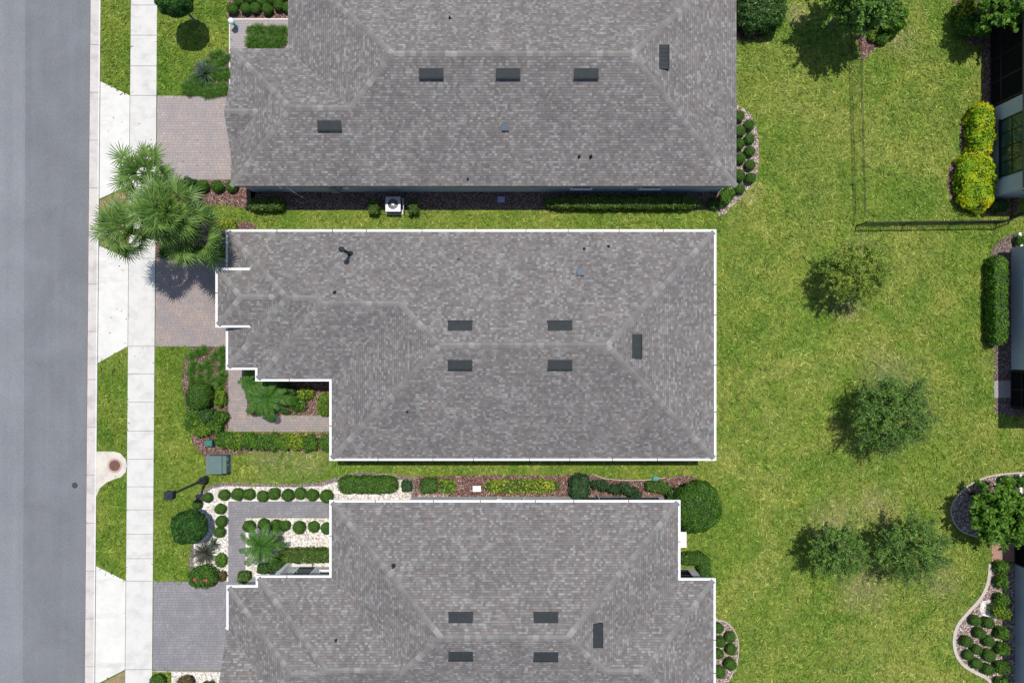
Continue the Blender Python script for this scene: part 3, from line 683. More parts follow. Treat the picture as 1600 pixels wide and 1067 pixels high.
# ---- house C (bottom)
h3 = house_root((-1.5, -16, 0), 'house at the bottom of the photo with white gutters and notched roof corners')
R3 = [Roof(-10.07, 9.28, -21.8, -8.98), Roof(3, 11.25, -21.8, -13.34, sides='ESN'), Roof(-14.18, -6, -21.8, -13.19, sides='WSN'), Roof(-15.82, -10, -21.8, -13.73, sides='WSN'), Roof(-15.92, -11, -21.6, -16.1, sides='SN')]
r3 = make_roof('roof', R3, h3, 2.9)
w3 = [(-9.75, -9.5), (-9.75, -13.5), (-13.85, -13.5), (-13.85, -14.1), (-15.5, -14.1), (-15.5, -21.4), (10.95, -21.4), (10.95, -13.62), (9.0, -13.62), (9.0, -9.3), (-5.95, -9.3), (-5.95, -9.5)]
walls(h3, w3, 2.71, 'whitewall')
wall_open(h3, 'garage_door', seg(w3, 4), 1.2, 6.1, .03, 2.3); wall_open(h3, 'front_door', seg(w3, 1), 1.9, 3.0, .03, 2.2); wall_open(h3, 'window', seg(w3, 1), .4, 1.5, .9, 2.1)
MB().box(-13.1, -11.9, -13.38, -12.85, -.02, .42).box(-13.0, -12.0, -12.85, -12.55, -.02, .25).build('porch_step', 'conc', h3)
mb = MB(); mb.box(-13.35, -13.12, -13.5, -13.1, -.05, 2.71); mb.build('porch_column', 'white', h3)
wall_open(h3, 'window', seg(w3, 0), 1.2, 2.8, .6, 2.2); wall_open(h3, 'window', seg(w3, 11), .5, 3.2, 1.2, 2.3)
wall_open(h3, 'screen', seg(w3, 9), .35, 4.9, .45, 2.5); wall_open(h3, 'screen', seg(w3, 7), .5, 1.7, .45, 2.5); wall_open(h3, 'screen', seg(w3, 8), .3, 4, .45, 2.5)
for t in (1, 4.5): wall_open(h3, 'window', seg(w3, 6), t, t+1.8, .6, 2.2)
for a, b in ((720, 965), (853, 965), (720, 1023), (853, 1024), (933, 992)): ridge_vent(r3, R3, a, b)
pipe(r3, R3, 615, 884, .3, .06); pipe(r3, R3, 525, 1000, .2, .04)
mb = MB(); mb.box(-.9, -.6, -9.28, -9.16, .7, 1.3); mb.box(.6, .8, -9.28, -9.14, 1, 1.5); mb.build('meter_box', 'white', h3)
mb = MB(); mb.tube([(-9.9+.02, -9.6, 2.75), (-9.9, -9.6, .1)], .04); mb.tube([(5.1, -9.2, 2.75), (5.1, -9.2, .1)], .04); mb.build('downspout', 'white', h3)

# ---- right-hand neighbours, mostly beyond the frame
h4 = house_root((34, 14, 0), 'grey green stucco house at the top right with a black framed window')
R4 = [Roof(28.42, 42, 8.35, 24, 3.2)]; r4 = make_roof('roof', R4, h4, 3.2, gutter=False)
w4 = [(28.7, 13.9), (28.7, 8.62), (41.7, 8.62), (41.7, 23.7), (31.5, 23.7), (31.5, 13.9)]
walls(h4, w4, 3.0, 'sagewall'); wall_open(h4, 'window', seg(w4, 0), .95, 4.3, .95, 2.75, 'gglass')
wall_open(h4, 'window', seg(w4, 1), 3, 4.5, .95, 2.4)
MB().box(28.75, 31.5, 13.9, 23.7, -.02, .06).build('lanai_floor', 'pav3', h4)
wall_open(h4, 'screen', ((28.75, 23.7), (28.75, 13.95)), .1, 9.7, .06, 2.98)
h5 = house_root((35, 1, 0), 'blue grey stucco house at the middle of the right edge of the photo')
R5 = [Roof(29.55, 42, -4.3, 5.95, 2.9)]; r5 = make_roof('roof', R5, h5, 2.9)
w5 = [(29.97, 5.6), (29.97, -1.67), (31.8, -1.67), (31.8, -3.95), (41.6, -3.95), (41.6, 5.6)]
walls(h5, w5, 2.71, 'sagewall'); wall_open(h5, 'window', seg(w5, 0), 2, 4, 1.2, 2.3)
MB().box(29.97, 31.8, -3.95, -1.67, -.02, .05).build('lanai_floor', 'pav3', h5); wall_open(h5, 'screen', ((29.97, -1.72), (29.97, -3.95)), .05, 2.2, .05, 2.68)
wall_open(h5, 'screen', ((29.97, -3.95), (31.8, -3.95)), .05, 1.8, .05, 2.68)
h6 = house_root((35, -15, 0), 'blue grey stucco house at the bottom right corner of the photo')
R6 = [Roof(29.8, 42, -24, -8.8, 2.9)]; r6 = make_roof('roof', R6, h6, 2.9)
w6 = [(30.2, -9.1), (30.2, -11.7), (32, -11.7), (32, -13.35), (30.2, -13.35), (30.2, -23.6), (41.6, -23.6), (41.6, -9.1)]
walls(h6, w6, 2.71, 'sagewall'); MB().box(30.2, 32, -13.35, -11.7, -.02, .05).build('lanai_floor', 'pav3', h6)
wall_open(h6, 'screen', ((30.2, -11.72), (30.2, -13.33)), .05, 1.55, .05, 2.68); wall_open(h6, 'window', seg(w6, 4), 4, 6, 1.3, 2.3)
for px0, px1, py0, py1, lb in ((1585, 1588, 739, 769, 'white low screen wall beside the round shrub at the right edge'), (1584, 1587, 366, 371, 'short white post by the upper end of the tall side hedge'), (1586.5, 1589.5, 381, 388, 'white block between the hedge and the blue grey wall')):
    a, b = P(px0, py0), P(px1, py1)
    mb = MB(); mb.box(a.x, b.x, b.y, a.y, 0, .4); mb.box(a.x-.02, b.x+.02, b.y-.02, a.y+.02, .4, .44)
    tag(mb.build('screen_wall' if py1-py0 > 20 else 'white_post', 'white'), lb, 'wall' if py1-py0 > 20 else 'post')

# ------------------------------------------------------------------ plants
def leaves(pos, nrm, size, jit=.6, aspect=1.7):
    n = len(pos); r = rng
    nn = nrm+r.normal(0, jit, (n, 3)); nn /= np.linalg.norm(nn, axis=1)[:, None]+1e-9
    t = r.normal(0, 1, (n, 3)); t -= nn*(t*nn).sum(1)[:, None]; t /= np.linalg.norm(t, axis=1)[:, None]+1e-9
    b = np.cross(nn, t); s = (size*r.uniform(.6, 1.35, n))[:, None]
    V = np.stack([pos-t*s*.5*aspect, pos+b*s*.42, pos+t*s*.5*aspect, pos-b*s*.42], 1).reshape(-1, 3)
    return V, np.arange(n*4).reshape(n, 4)
def surf_pts(n, a, b, c, e):
    A = np.array([b*c, b*c, a*c, a*c, a*b, a*b*.35]); f = rng.choice(6, n, p=A/A.sum()); q = rng.uniform(-1, 1, (n, 3))
    ax = np.array([0, 0, 1, 1, 2, 2])[f]; sg = np.array([1, -1, 1, -1, 1, -1])[f]; q[np.arange(n), ax] = sg
    nr = (np.abs(q)**e).sum(1)**(1/e); q /= nr[:, None]; nm = np.sign(q)*np.abs(q)**(e-1)/np.array([a, b, c]); nm /= np.linalg.norm(nm, axis=1)[:, None]+1e-9
    return q*np.array([a, b, c]), nm
def lump(p, amp, fr, seed):
    s = np.zeros(len(p)); r = np.random.default_rng(seed)
    for k in range(5):
        d = r.normal(0, 1, 3); s += np.sin((p@d)*fr*(1+.4*k)+r.uniform(0, 6.3))/5**.5
    return s*amp
def shrub_mesh(a, b, c, e=2, size=.06, n=1500, amp=.05, depth=.12, seed=0, clumpy=0, jit=.6):
    """leaf shell over a superellipsoid standing on z=0, dark core inside"""
    pos, nm = surf_pts(n, a, b, c, e); L = lump(pos, amp, 3.2/min(a, b, c) if clumpy else 2.0/min(a, b, c), seed)
    pos = pos+nm*(L-rng.random(n)**2*depth*min(a, b, c))[:, None]
    V, Fc = leaves(pos, nm, size, jit); V[:, 2] += c*.96
    V[:, 2] = np.maximum(V[:, 2], .02)
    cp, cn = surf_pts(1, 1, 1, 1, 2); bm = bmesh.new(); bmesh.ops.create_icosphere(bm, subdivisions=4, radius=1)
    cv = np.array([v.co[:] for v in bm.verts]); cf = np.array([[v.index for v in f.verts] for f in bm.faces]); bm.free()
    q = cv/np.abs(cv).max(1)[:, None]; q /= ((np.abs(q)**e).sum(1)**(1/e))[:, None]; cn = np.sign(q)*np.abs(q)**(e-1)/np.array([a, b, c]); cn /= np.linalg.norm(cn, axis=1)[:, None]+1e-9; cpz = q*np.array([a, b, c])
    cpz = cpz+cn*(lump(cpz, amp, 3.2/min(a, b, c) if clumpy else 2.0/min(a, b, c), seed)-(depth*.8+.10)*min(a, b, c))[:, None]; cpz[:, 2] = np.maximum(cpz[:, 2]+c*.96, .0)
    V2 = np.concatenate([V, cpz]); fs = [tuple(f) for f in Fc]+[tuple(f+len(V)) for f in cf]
    return arr_mesh('shrub', V2, fs, [0]*len(Fc)+[1]*len(cf))
CACHE = {}
def shrub(px, py, rx, ry, h, mat, label, cat='shrub', name='shrub', group=None, e=2, size=.06, dens=330, amp=.05, rz=0, clumpy=0, hc=None, depth=.12, jit=.6):
    """px,py = crown centre in the photo; rx, ry half sizes (m); h = height (m)"""
    p = P(px, py, h*.5 if hc is None else hc); c = h/1.96
    n = int(1.45*dens*(4*(rx*ry+rx*c+ry*c))*(.065/size)**2)
    me = shrub_mesh(rx, ry, c, e, size, min(n, 34000), amp, depth, random.randrange(9999), clumpy, jit)
    o = link(name, me, [mat, 'twig'], None, (p.x, p.y, 0)); o.rotation_euler.z = rz
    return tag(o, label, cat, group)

# clipped boxwood balls: three meshes, many copies
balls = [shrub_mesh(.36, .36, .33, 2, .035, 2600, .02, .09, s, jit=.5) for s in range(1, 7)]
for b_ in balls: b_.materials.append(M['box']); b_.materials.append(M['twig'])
def ball(px, py, r, label, group, k=[0]):
    k[0] += 1; p = P(px, py, r*.9); o = bpy.data.objects.new('boxwood_ball', balls[k[0]*7 % 6 if k[0] % 2 else k[0] % 6]); COL.objects.link(o)
    o.location = (p.x, p.y, 0); o.scale = (r/.36, r/.36, r/.36*random.uniform(.85, 1.12)); o.rotation_euler.z = random.uniform(0, 6); tag(o, label, 'boxwood ball', group)
ORD = ['first', 'second', 'third', 'fourth', 'fifth', 'sixth', 'seventh', 'eighth', 'ninth', 'tenth', 'eleventh']
def row(pts, r, fmt, group):
    for i, p in enumerate(pts): ball(p[0], p[1], p[2] if len(p) > 2 else r, fmt.format(ORD[i]), group)
row([(363, 14), (384, 14), (399, 13), (418, 15), (436, 9), (449, 11)], .33, '{} clipped ball from the left in the front row above the top walkway', 'clipped balls above the top walkway')
row([(374, 1), (392, -1), (409, 1), (425, -1), (441, -4)], .33, '{} clipped ball from the left in the back row at the top edge', 'clipped balls above the top walkway')
row([(317, 291), (340, 291), (362, 291)], .36, '{} clipped ball from the left between the top driveway and the red mulch', 'clipped balls below the top driveway')
row([(1154, 182), (1156, 205), (1154, 226), (1156, 248), (1155, 274), (1155, 295)], .34, '{} clipped ball from the top close against the top house east side', 'clipped balls east of the top house')
row([(1170, 196), (1171, 217), (1171, 237), (1172, 258), (1172, 279)], .32, '{} clipped ball from the top in the outer row east of the top house', 'clipped balls east of the top house')
row([(324, 777, .3), (350, 773, .34), (371, 772, .38), (389, 772, .35), (410, 775, .35), (428, 771, .36), (450, 773, .37), (469, 771, .36), (488, 773, .37), (510, 775, .40)], .33, '{} clipped ball from the left in white gravel above the grey walkway', 'clipped balls in the white gravel')
row([(308, 788, .3), (344, 795, .33), (346, 814, .34), (343, 831, .33)], .33, '{} clipped ball from the top down the left side of the white gravel', 'clipped balls in the white gravel')
row([(389, 822, .36), (412, 818, .33), (431, 820, .34), (445, 821, .32), (467, 824, .38), (490, 823, .35), (510, 825, .35)], .33, '{} clipped ball from the left in white gravel below the grey walkway', 'clipped balls in the white gravel')
row([(1123, 981, .30), (1125, 1002, .32), (1122, 1021, .31), (1124, 1050, .38)], .33, '{} clipped ball from the top between the pebble bed and the bottom house', 'clipped balls east of the bottom house')
row([(1141, 995, .32), (1142, 1014, .33), (1141, 1037, .37)], .33, '{} clipped ball from the top on the lawn side of the small pebble bed', 'clipped balls east of the bottom house')
row([(1524, 969), (1510, 1001), (1513, 1023, .3), (1526, 1036)], .33, '{} clipped ball from the top along the curved border of the bottom right bed', 'clipped balls in the bottom right bed')
row([(1543, 972), (1530, 988), (1544, 1001), (1526, 1014, .3), (1546, 1024, .36), (1543, 1045)], .33, '{} clipped ball from the top in the inner part of the bottom right bed', 'clipped balls in the bottom right bed')
for i, (x, y) in enumerate([(1565, 886), (1565, 909), (1566, 936), (1566, 989), (1566, 1013), (1566, 1042), (1566, 1068)]):
    shrub(x, y, .40, .38, .75, 'gr', f'{ORD[i]} loose green shrub from the top in the column by the bottom right wall', group='shrubs along the bottom right wall', amp=.06, size=.07)
shrub(1563, 955, .55, .42, 1.0, 'lime', 'lime green shrub over white stones in the bottom right bed', clumpy=1, amp=.08, rz=-.5)
slab('stone_mat', smooth_poly([(1533, 941), (1548, 937), (1560, 942), (1560, 962), (1545, 964), (1532, 958)], 4), .035, 'gravel')

# hedges and shrubs
def hedge(x0, x1, y0, y1, h, mat, label, **k):
    a, b = P(x0, y0, h*.8), P(x1, y1, h*.8); kk = dict(e=4.6, size=.066, amp=.045, depth=.16, cat='hedge', name='hedge', dens=300); kk.update(k)
    return shrub((x0+x1)/2, (y0+y1)/2, (b.x-a.x)/2, (a.y-b.y)/2, h, mat, label, hc=h*.8, **kk)
hedge(387, 443, 309, 329, .8, 'mottle', 'short clipped hedge at the left end of the top house south wall')
for k in range(0):
    p = P(392+random.random()*46, 327+random.uniform(-1.5, 1.5), .7); q = .03*random.uniform(.8, 1.8); mb.box(p.x-q, p.x+q, p.y-q, p.y+q, .66, .80+random.random()*.04)
hb = hedge(575, 592, 314, 334, .75, 'mottle', 'small square clipped shrub left of the air conditioner'); hedge(638, 654, 314, 334, .75, 'mottle', 'small square clipped shrub right of the air conditioner')
hedge(850, 1101, 306, 326, .8, 'mottle', 'long dark clipped hedge along the top house south wall', dens=420)
shrub(1118, 318, .5, .35, .55, 'dk', 'dark low shrub in the shade at the end of the long hedge')
hedge(1127, 1147, 291, 320, .8, 'gr', 'bright green oval shrub at the top house south east corner', e=2.6, rz=-.5)
hedge(527, 620, 745, 771, .9, 'box', 'large dark green clipped hedge on white gravel north of the bottom house', dens=420)
hedge(627, 643, 752, 769, .6, 'rose', 'small grey green square shrub at the end of the white gravel')
hedge(656, 683, 748, 771, .7, 'box', 'dark green square shrub in red mulch next to the white gravel')
hedge(686, 712, 749, 770, .4, 'lime', 'small pale lime patch shrub right of the dark square shrub', amp=.06, e=4, size=.08, depth=.25)
hedge(757, 875, 750, 770, .4, 'gold', 'long yellow green variegated hedge in red mulch', amp=.06, e=4, size=.085, depth=.25)
hedge(891, 921, 743, 783, 1.1, 'rose', 'tall dark ivy like shrub between the yellow hedge and the roses', amp=.08, e=3, size=.08, cat='shrub', name='shrub')
for i, (x, y, r) in enumerate([(931, 757, .35), (944, 760, .42), (960, 764, .38), (975, 763, .40), (989, 770, .42), (994, 776, .3)]):
    shrub(x, y, r, r*.85, .7, 'rose', f'{ORD[i]} dark leafy rose bush from the left north of the bottom house', 'rose bush', 'rose_bush', 'rose bushes', size=.085, amp=.1, clumpy=1, dens=200, depth=.3)
hedge(1010, 1047, 753, 770, .6, 'box', 'small dark hedge between the roses and the big round shrub', rz=-.1)
shrub(1053, 775, .5, .55, .8, 'dk', 'dark spiky low shrub tucked left of the big round shrub', size=.1, amp=.1, clumpy=1, depth=.3)
shrub(1089, 791, 1.36, 1.48, 2.1, 'box', 'big round dark green shrub at the bottom house north east corner', e=2.3, size=.06, amp=.08, dens=420, depth=.08)
hedge(1063, 1104, 864, 884, .8, 'box', 'curved clipped hedge wrapping the notch of the bottom house', e=3.2); hedge(1092, 1112, 870, 908, .8, 'box', 'clipped hedge running down to the bottom house south gutter corner', e=3.2)
hedge(434, 525, 858, 880, .7, 'mottle', 'clipped olive green hedge in the bottom house courtyard', dens=420)
shrub(383, 901, .38, .36, .7, 'mottle', 'small clipped square shrub at the corner of the grey driveway', e=4, size=.05)
shrub(432, 882, .55, .42, .9, 'dk', 'dark round shrub behind the courtyard palm', size=.06); shrub(412, 888, .4, .35, .7, 'dk', 'small dark shrub under the courtyard palm', size=.06)
shrub(345, 875, .36, .42, .5, 'gr', 'small green shrub on white gravel beside the grey walkway', clumpy=1); shrub(347, 900, .25, .32, .4, 'brn', 'small reddish bronze shrub at the lower end of the white gravel', clumpy=1)
ix = shrub(318, 901, .88, .72, 1.1, 'ixora', 'round green shrub with orange red flower heads beside the grey driveway', amp=.1, size=.075, clumpy=1)
mb = MB()
for (dx, dy) in ((-.28, .0), (.36, -.05)):
    for _ in range(22):
        a, r = random.uniform(0, 6.3), random.uniform(0, .10); x, y, z = dx+r*math.cos(a), dy+r*math.sin(a), 1.12-r*.6-(.05 if dy < .2 else .05); q = .022; mb.box(x-q, x+q, y-q, y+q, z-.05, z+random.uniform(0, .03))
fl = mb.build('flower_head', 'red', ix)
shrub(312, 618, .72, .80, 1.5, 'box', 'round clipped dark green shrub in the middle house front bed', e=2.2, size=.05, dens=420, depth=.07)
shrub(344, 622, .34, .5, .7, 'lime', 'light green shrub right of the round clipped shrub', clumpy=1, amp=.08)
for i, (x, y, r, m) in enumerate([(303, 648, .45, 'gr'), (322, 650, .55, 'dk'), (345, 652, .4, 'gr'), (335, 667, .45, 'gr'), (312, 668, .6, 'lime'), (300, 662, .4, 'gr')]):
    shrub(x, y, r, r*.95, .8, m, ['leafy shrub at the lawn edge under the round clipped shrub', 'dark leafy shrub below the round clipped shrub', 'leafy shrub against the brown walkway corner', 'leafy shrub just above the small green utility pedestal', 'bright lime shrub left of the small green utility pedestal', 'leafy shrub at the lawn edge beside the bright lime shrub'][i], group='front bed shrubs of the middle house', clumpy=1, amp=.1, size=.075)
for i, (x, y, r, m) in enumerate([(350, 687, .5, 'gr'), (368, 690, .55, 'lime'), (388, 689, .55, 'gr'), (408, 690, .55, 'gr'), (427, 690, .55, 'gr'), (446, 690, .5, 'lime'), (464, 690, .48, 'gold'), (484, 692, .48, 'gr')]):
    shrub(x, y, r, .5, .7, m, f'{ORD[i]} bushy shrub from the left in the hedge row below the brown walkway', group='hedge row below the brown walkway', clumpy=1, amp=.09, size=.07)
shrub(510, 691, .4, .5, .7, 'gr', 'green shrub at the end of the hedge row against the middle house gutter', clumpy=1)
shrub(452, 612, .5, .42, .8, 'dk', 'dark leafy shrub right of the courtyard sago palm', clumpy=1, amp=.1, size=.08); shrub(465, 629, .5, .5, .6, 'gr', 'green spreading shrub in the brown walkway courtyard', clumpy=1, amp=.1, size=.08)
shrub(478, 614, .45, .38, .7, 'gold', 'yellow green shrub under the middle house eaves', clumpy=1, amp=.09, size=.08); hedge(496, 514, 614, 651, .8, 'lime', 'oval light green clipped shrub beside the middle house gutter', e=2.8)
shrub(297, 290, .45, .5, .8, 'dk', 'dark leafy shrub left of the clipped balls below the top driveway', clumpy=1, amp=.1); shrub(283, 300, .4, .5, .6, 'brn', 'bronze leafed shrub beside the palm fronds and the top driveway', clumpy=1, amp=.1)
for i, (x, y, r) in enumerate([(337, 353, .3), (351, 352, .32), (363, 352, .28)]): shrub(x, y, r, r, .4, 'gold', f'{ORD[i]} yellow variegated clump from the left above the middle house roof corner', group='yellow clumps by the palms', clumpy=1)
for i, (x, y, r) in enumerate([(262, 392, .5), (283, 393, .6), (305, 394, .6), (327, 393, .6), (346, 392, .5)]): shrub(x, y, r, .42, .6, 'lime' if i % 2 else 'gr', f'{ORD[i]} low bush from the left in the row along the top of the brown driveway', group='bushes above the brown driveway', clumpy=1, amp=.08)
shrub(1187, 18, 1.45, 1.3, 1.7, 'dk', 'large dark rounded shrub right of the top house roof', size=.08, amp=.12, clumpy=1, e=2.4); shrub(1178, 42, .8, .6, .9, 'maroon', 'maroon leaved shrub below the large dark one', size=.08, amp=.1, clumpy=1)
hedge(1551, 1574, 399, 539, 1.15, 'gr', 'tall green side hedge along the blue grey wall at the right edge', e=6, size=.07, amp=.03, dens=330)
shrub(1594, 376, .3, .35, .6, 'gr', 'small green plant between the white post and white block', clumpy=1)
def gold_mound(x, y, a, b, h, lb, m='golden'): shrub(x, y, a, b, h, m, lb, e=3.4, size=.08, amp=.13, clumpy=1, group='golden mounds by the top right house', dens=700)
gold_mound(1531, 204, .64, 1.55, 1.15, 'upper golden mound shrub beside the black framed window'); gold_mound(1523, 284, .98, 1.68, 1.15, 'lower and larger golden mound shrub with orange tips')
shrub(1560, 322, .6, .42, .7, 'dk', 'small dark green shrub under the corner of the top right house')
shrub(1508, 14, .6, .6, 1.0, 'gold', 'yellow leaved shrub at the top edge right of the big tree', clumpy=1, size=.09, amp=.1); shrub(1514, 38, .85, .7, .9, 'gr', 'green leafy shrub under the yellow shrub at the top right', clumpy=1, size=.09, amp=.12)
shrub(1534, 48, .5, .45, .7, 'gr', 'small green shrub against the dark screened porch', clumpy=1, size=.08)
shrub(1573, 752, .42, .36, .7, 'box', 'round green shrub left of the white low screen wall'); shrub(1596, 752, .4, .4, .7, 'box', 'round green shrub right of the white low screen wall')
shrub(1375, 20, .8, .8, 1.4, 'dk', 'dark shrub under the big tree at the top', clumpy=1, size=.09, amp=.12); shrub(1393, 30, .8, .9, 1.5, 'gr', 'green shrub at the right side of the big tree at the top', clumpy=1, size=.09, amp=.14); shrub(1366, 56, .38, .35, .45, 'lime', 'small lime green plant in the mulch by the picket fence', clumpy=1)
shrub(1378, 60, .4, .4, .6, 'gr', 'small green shrub on the mulch right of the lime plant', clumpy=1)
shrub(325, 1078, .5, .5, .7, 'box', 'green shrub on white gravel at the bottom edge', ); shrub(290, 1068, .5, .5, .7, 'brn', 'brown leaved shrub on white gravel at the bottom edge', clumpy=1)
shrub(246, 1066, .5, .5, .6, 'lil', 'grassy clump at the bottom edge between sidewalk and gravel', clumpy=1)

# strappy plants
def blade_plant(n, L, wd, lift=(20, 80), droop=.9, seg_=4, up=.0):
    V = []; Fs = []
    for i in range(n):
        az = rng.uniform(0, 2*math.pi); el = R(rng.uniform(*lift)); l = L*rng.uniform(.65, 1.1); d = np.array([math.cos(az), math.sin(az)]); s = np.array([-d[1], d[0]]); b = len(V); x = 0; z = .02+up; e_ = el
        x0 = rng.uniform(0, .05)
        for k in range(seg_+1):
            ww = wd*(1-(k/seg_)**2.2)*.5+.001; c = d*(x0+x)
            V += [(c[0]-s[0]*ww, c[1]-s[1]*ww, z), (c[0]+s[0]*ww, c[1]+s[1]*ww, z+.004)]
            x += math.cos(e_)*l/seg_; z = max(.03, z+math.sin(e_)*l/seg_); e_ -= droop*l/seg_/L
        Fs += [(b+2*k, b+2*k+1, b+2*k+3, b+2*k+2) for k in range(seg_)]
    return arr_mesh('blades', V, np.array(Fs))
lil_m = [blade_plant(170, .42, .022, droop=1.6) for _ in range(3)]
for m_ in lil_m: m_.materials.append(M['lil'])
tufts = [(298, 556), (308, 551), (318, 547), (300, 570), (298, 580), (312, 574), (324, 569), (336, 556), (345, 548), (347, 560), (345, 574), (346, 588), (326, 581), (312, 590), (325, 592), (343, 602), (299, 592), (334, 596)]
for i, (x, y) in enumerate(tufts):
    p = P(x, y, .15); o = bpy.data.objects.new('grass_tuft', lil_m[i % 3]); COL.objects.link(o); o.location = (p.x, p.y, .01); s = random.uniform(.85, 1.2); o.scale = (s, s, s); o.rotation_euler.z = random.uniform(0, 6)
    tag(o, 'arching green grass tuft in the red mulch of the middle house front bed', 'grass tuft', 'grass tufts in the middle front bed')
ti = 0
for a in range(9):
    for b in range(6):
        x, y = 290+a*8.0+random.uniform(-3, 3), 86+b*11.6+random.uniform(-4, 4)
        if x > 355 or y < 147-(x-279)*1.2 or y > 147: continue
        p = P(x, y, .15); o = bpy.data.objects.new('grass_tuft', lil_m[(a+b) % 3]); COL.objects.link(o); o.location = (p.x, p.y, .01); s = random.uniform(.8, 1.2); o.scale = (s, s, s); o.rotation_euler.z = random.uniform(0, 6)
        tag(o, 'dense grassy tuft in the triangular bed above the top driveway', 'grass tuft', 'grass tufts in the triangular bed')
for i in range(16):
    x, y = 392+(i % 8)*7.2+random.uniform(-5, 5), 52+(i//8)*15+random.uniform(-6, 6)
    p = P(x, y, .2); o = bpy.data.objects.new('fern_tuft', lil_m[i % 3]); COL.objects.link(o); o.location = (p.x, p.y, .03); s = random.uniform(.8, 1.7); o.scale = (s, s, s); o.rotation_euler.z = random.uniform(0, 6)
    tag(o, 'bright green strappy plant in the small bed beside the top walkway', 'strappy plant', 'strappy plants in the walkway bed')
def blade(px, py, n, L, wd, mat, label, cat='spiky plant', name='spiky_plant', **k):
    p = P(px, py, L*.4); return tag(link(name, blade_plant(n, L, wd, **k), mat, None, (p.x, p.y, .01)), label, cat)
blade(318, 112, 90, .95, .055, 'agave', 'silvery spiky plant in the triangular grassy bed', lift=(25, 85), droop=.8)
blade(317, 866, 170, .95, .045, 'purp', 'dark spiky plant on white gravel above the flowering shrub', lift=(15, 80), droop=.9)
blade(333, 850, 60, .6, .03, 'agave', 'thin pale spiky plant beside the clipped ball column', lift=(15, 80))
blade(1543, 760, 120, .6, .02, 'brn', 'bronze ornamental grass above the right edge tree', cat='ornamental grass', name='ornamental_grass')
blade(1520, 772, 90, .5, .02, 'brn', 'smaller bronze grass clump on the pebbles left of the right edge tree', cat='ornamental grass', name='ornamental_grass')
blade(302, 310, 60, .6, .03, 'agave', 'grey spiky plant between the palm fronds and red mulch')

# palms
def fan_frond(pet, fan, n=17):
    V = []; Fs = []
    sg_ = 5; pts = [np.array([pet*k/sg_, 0, -.10*pet*(k/sg_)**2]) for k in range(sg_+1)]
    for k, p in enumerate(pts): w_ = .022*(1-.4*k/sg_); V += [p+[0, -w_, 0], p+[0, w_, 0], p+[0, 0, w_*.8]]
    for k in range(sg_): b = 3*k; Fs += [(b, b+3, b+5, b+2), (b+1, b+2, b+5, b+4), (b, b+1, b+4, b+3)]
    hub = pts[-1]
    for i in range(n):
        t = (i/(n-1)*2-1); a = t*R(105)+rng.normal(0, .03); l = fan*(1-.28*abs(t)**1.6)*rng.uniform(.85, 1.08); d = np.array([math.cos(a), math.sin(a), 0]); s = np.array([-d[1], d[0], 0]); b = len(V); dr = rng.uniform(.15, .5)
        fold = -.12*abs(math.sin(a))
        for k, (u, w_) in enumerate(((0, .008), (.35, .030), (.7, .022), (1.0, .002))):
            z = fold*u*l+.06*u*l-dr*l*u**2.6*.55; c = hub+d*l*(u-.12*dr*u**3)+[0, 0, z]; V += [c-s*w_, c+s*w_+[0, 0, .012 if k < 3 else 0]]
        Fs += [(b+2*k, b+2*k+2, b+2*k+3, b+2*k+1) for k in range(3)]
    return arr_mesh('frond', np.array(V), np.array(Fs))
def feather_frond(L, leaf, n=30, droop=1.0, wd=.02):
    V = []; Fs = []; x = z = 0; el = 0; pts = []; K = 12
    for k in range(K+1):
        pts.append(np.array([x, 0, z])); x += math.cos(el)*L/K; z += math.sin(el)*L/K; el -= droop/K*1.3
    for k, p in enumerate(pts): w_ = .018*(1-k/K)+.003; V += [p+[0, -w_, 0], p+[0, w_, 0]]
    Fs += [(2*k, 2*k+2, 2*k+3, 2*k+1) for k in range(K)]
    for i in range(n):
        u = .12+.88*i/(n-1); q = u*K; k = min(int(q), K-1); p = pts[k]+(pts[k+1]-pts[k])*(q-k); T = (pts[k+1]-pts[k]); T /= np.linalg.norm(T)
        l = leaf*math.sin(math.pi*(.12+.80*u))**.6*rng.uniform(.9, 1.1)
        for sg in (-1, 1):
            d = np.array([0, sg, .25])*.8+T*.75; d /= np.linalg.norm(d); b = len(V); ss = T*wd*.5
            V += [p-ss, p+ss, p+d*l*.55+ss*1.1+[0, 0, .0], p+d*l*.55-ss*1.1, p+d*l+[0, 0, -.12*l]]; Fs += [(b, b+1, b+2, b+3), (b+3, b+2, b+4, b+4)]
    Fs = [tuple(f[:3]) if f[2] == f[3] else tuple(f) for f in Fs]
    return arr_mesh('frond', np.array(V), Fs)
fanv = [fan_frond(1.0, .80), fan_frond(1.15, .85), fan_frond(.85, .76), fan_frond(.3, .8), fan_frond(.5, .85)]; feav = [feather_frond(1.45, .30, 24, wd=.042), feather_frond(1.5, .30, 24, 1.3, .042), feather_frond(1.15, .27, 20, .8, .04)]*2
for m_ in fanv: m_.materials.append(M['palm'])
for m_ in feav: m_.materials.append(M['sago'])
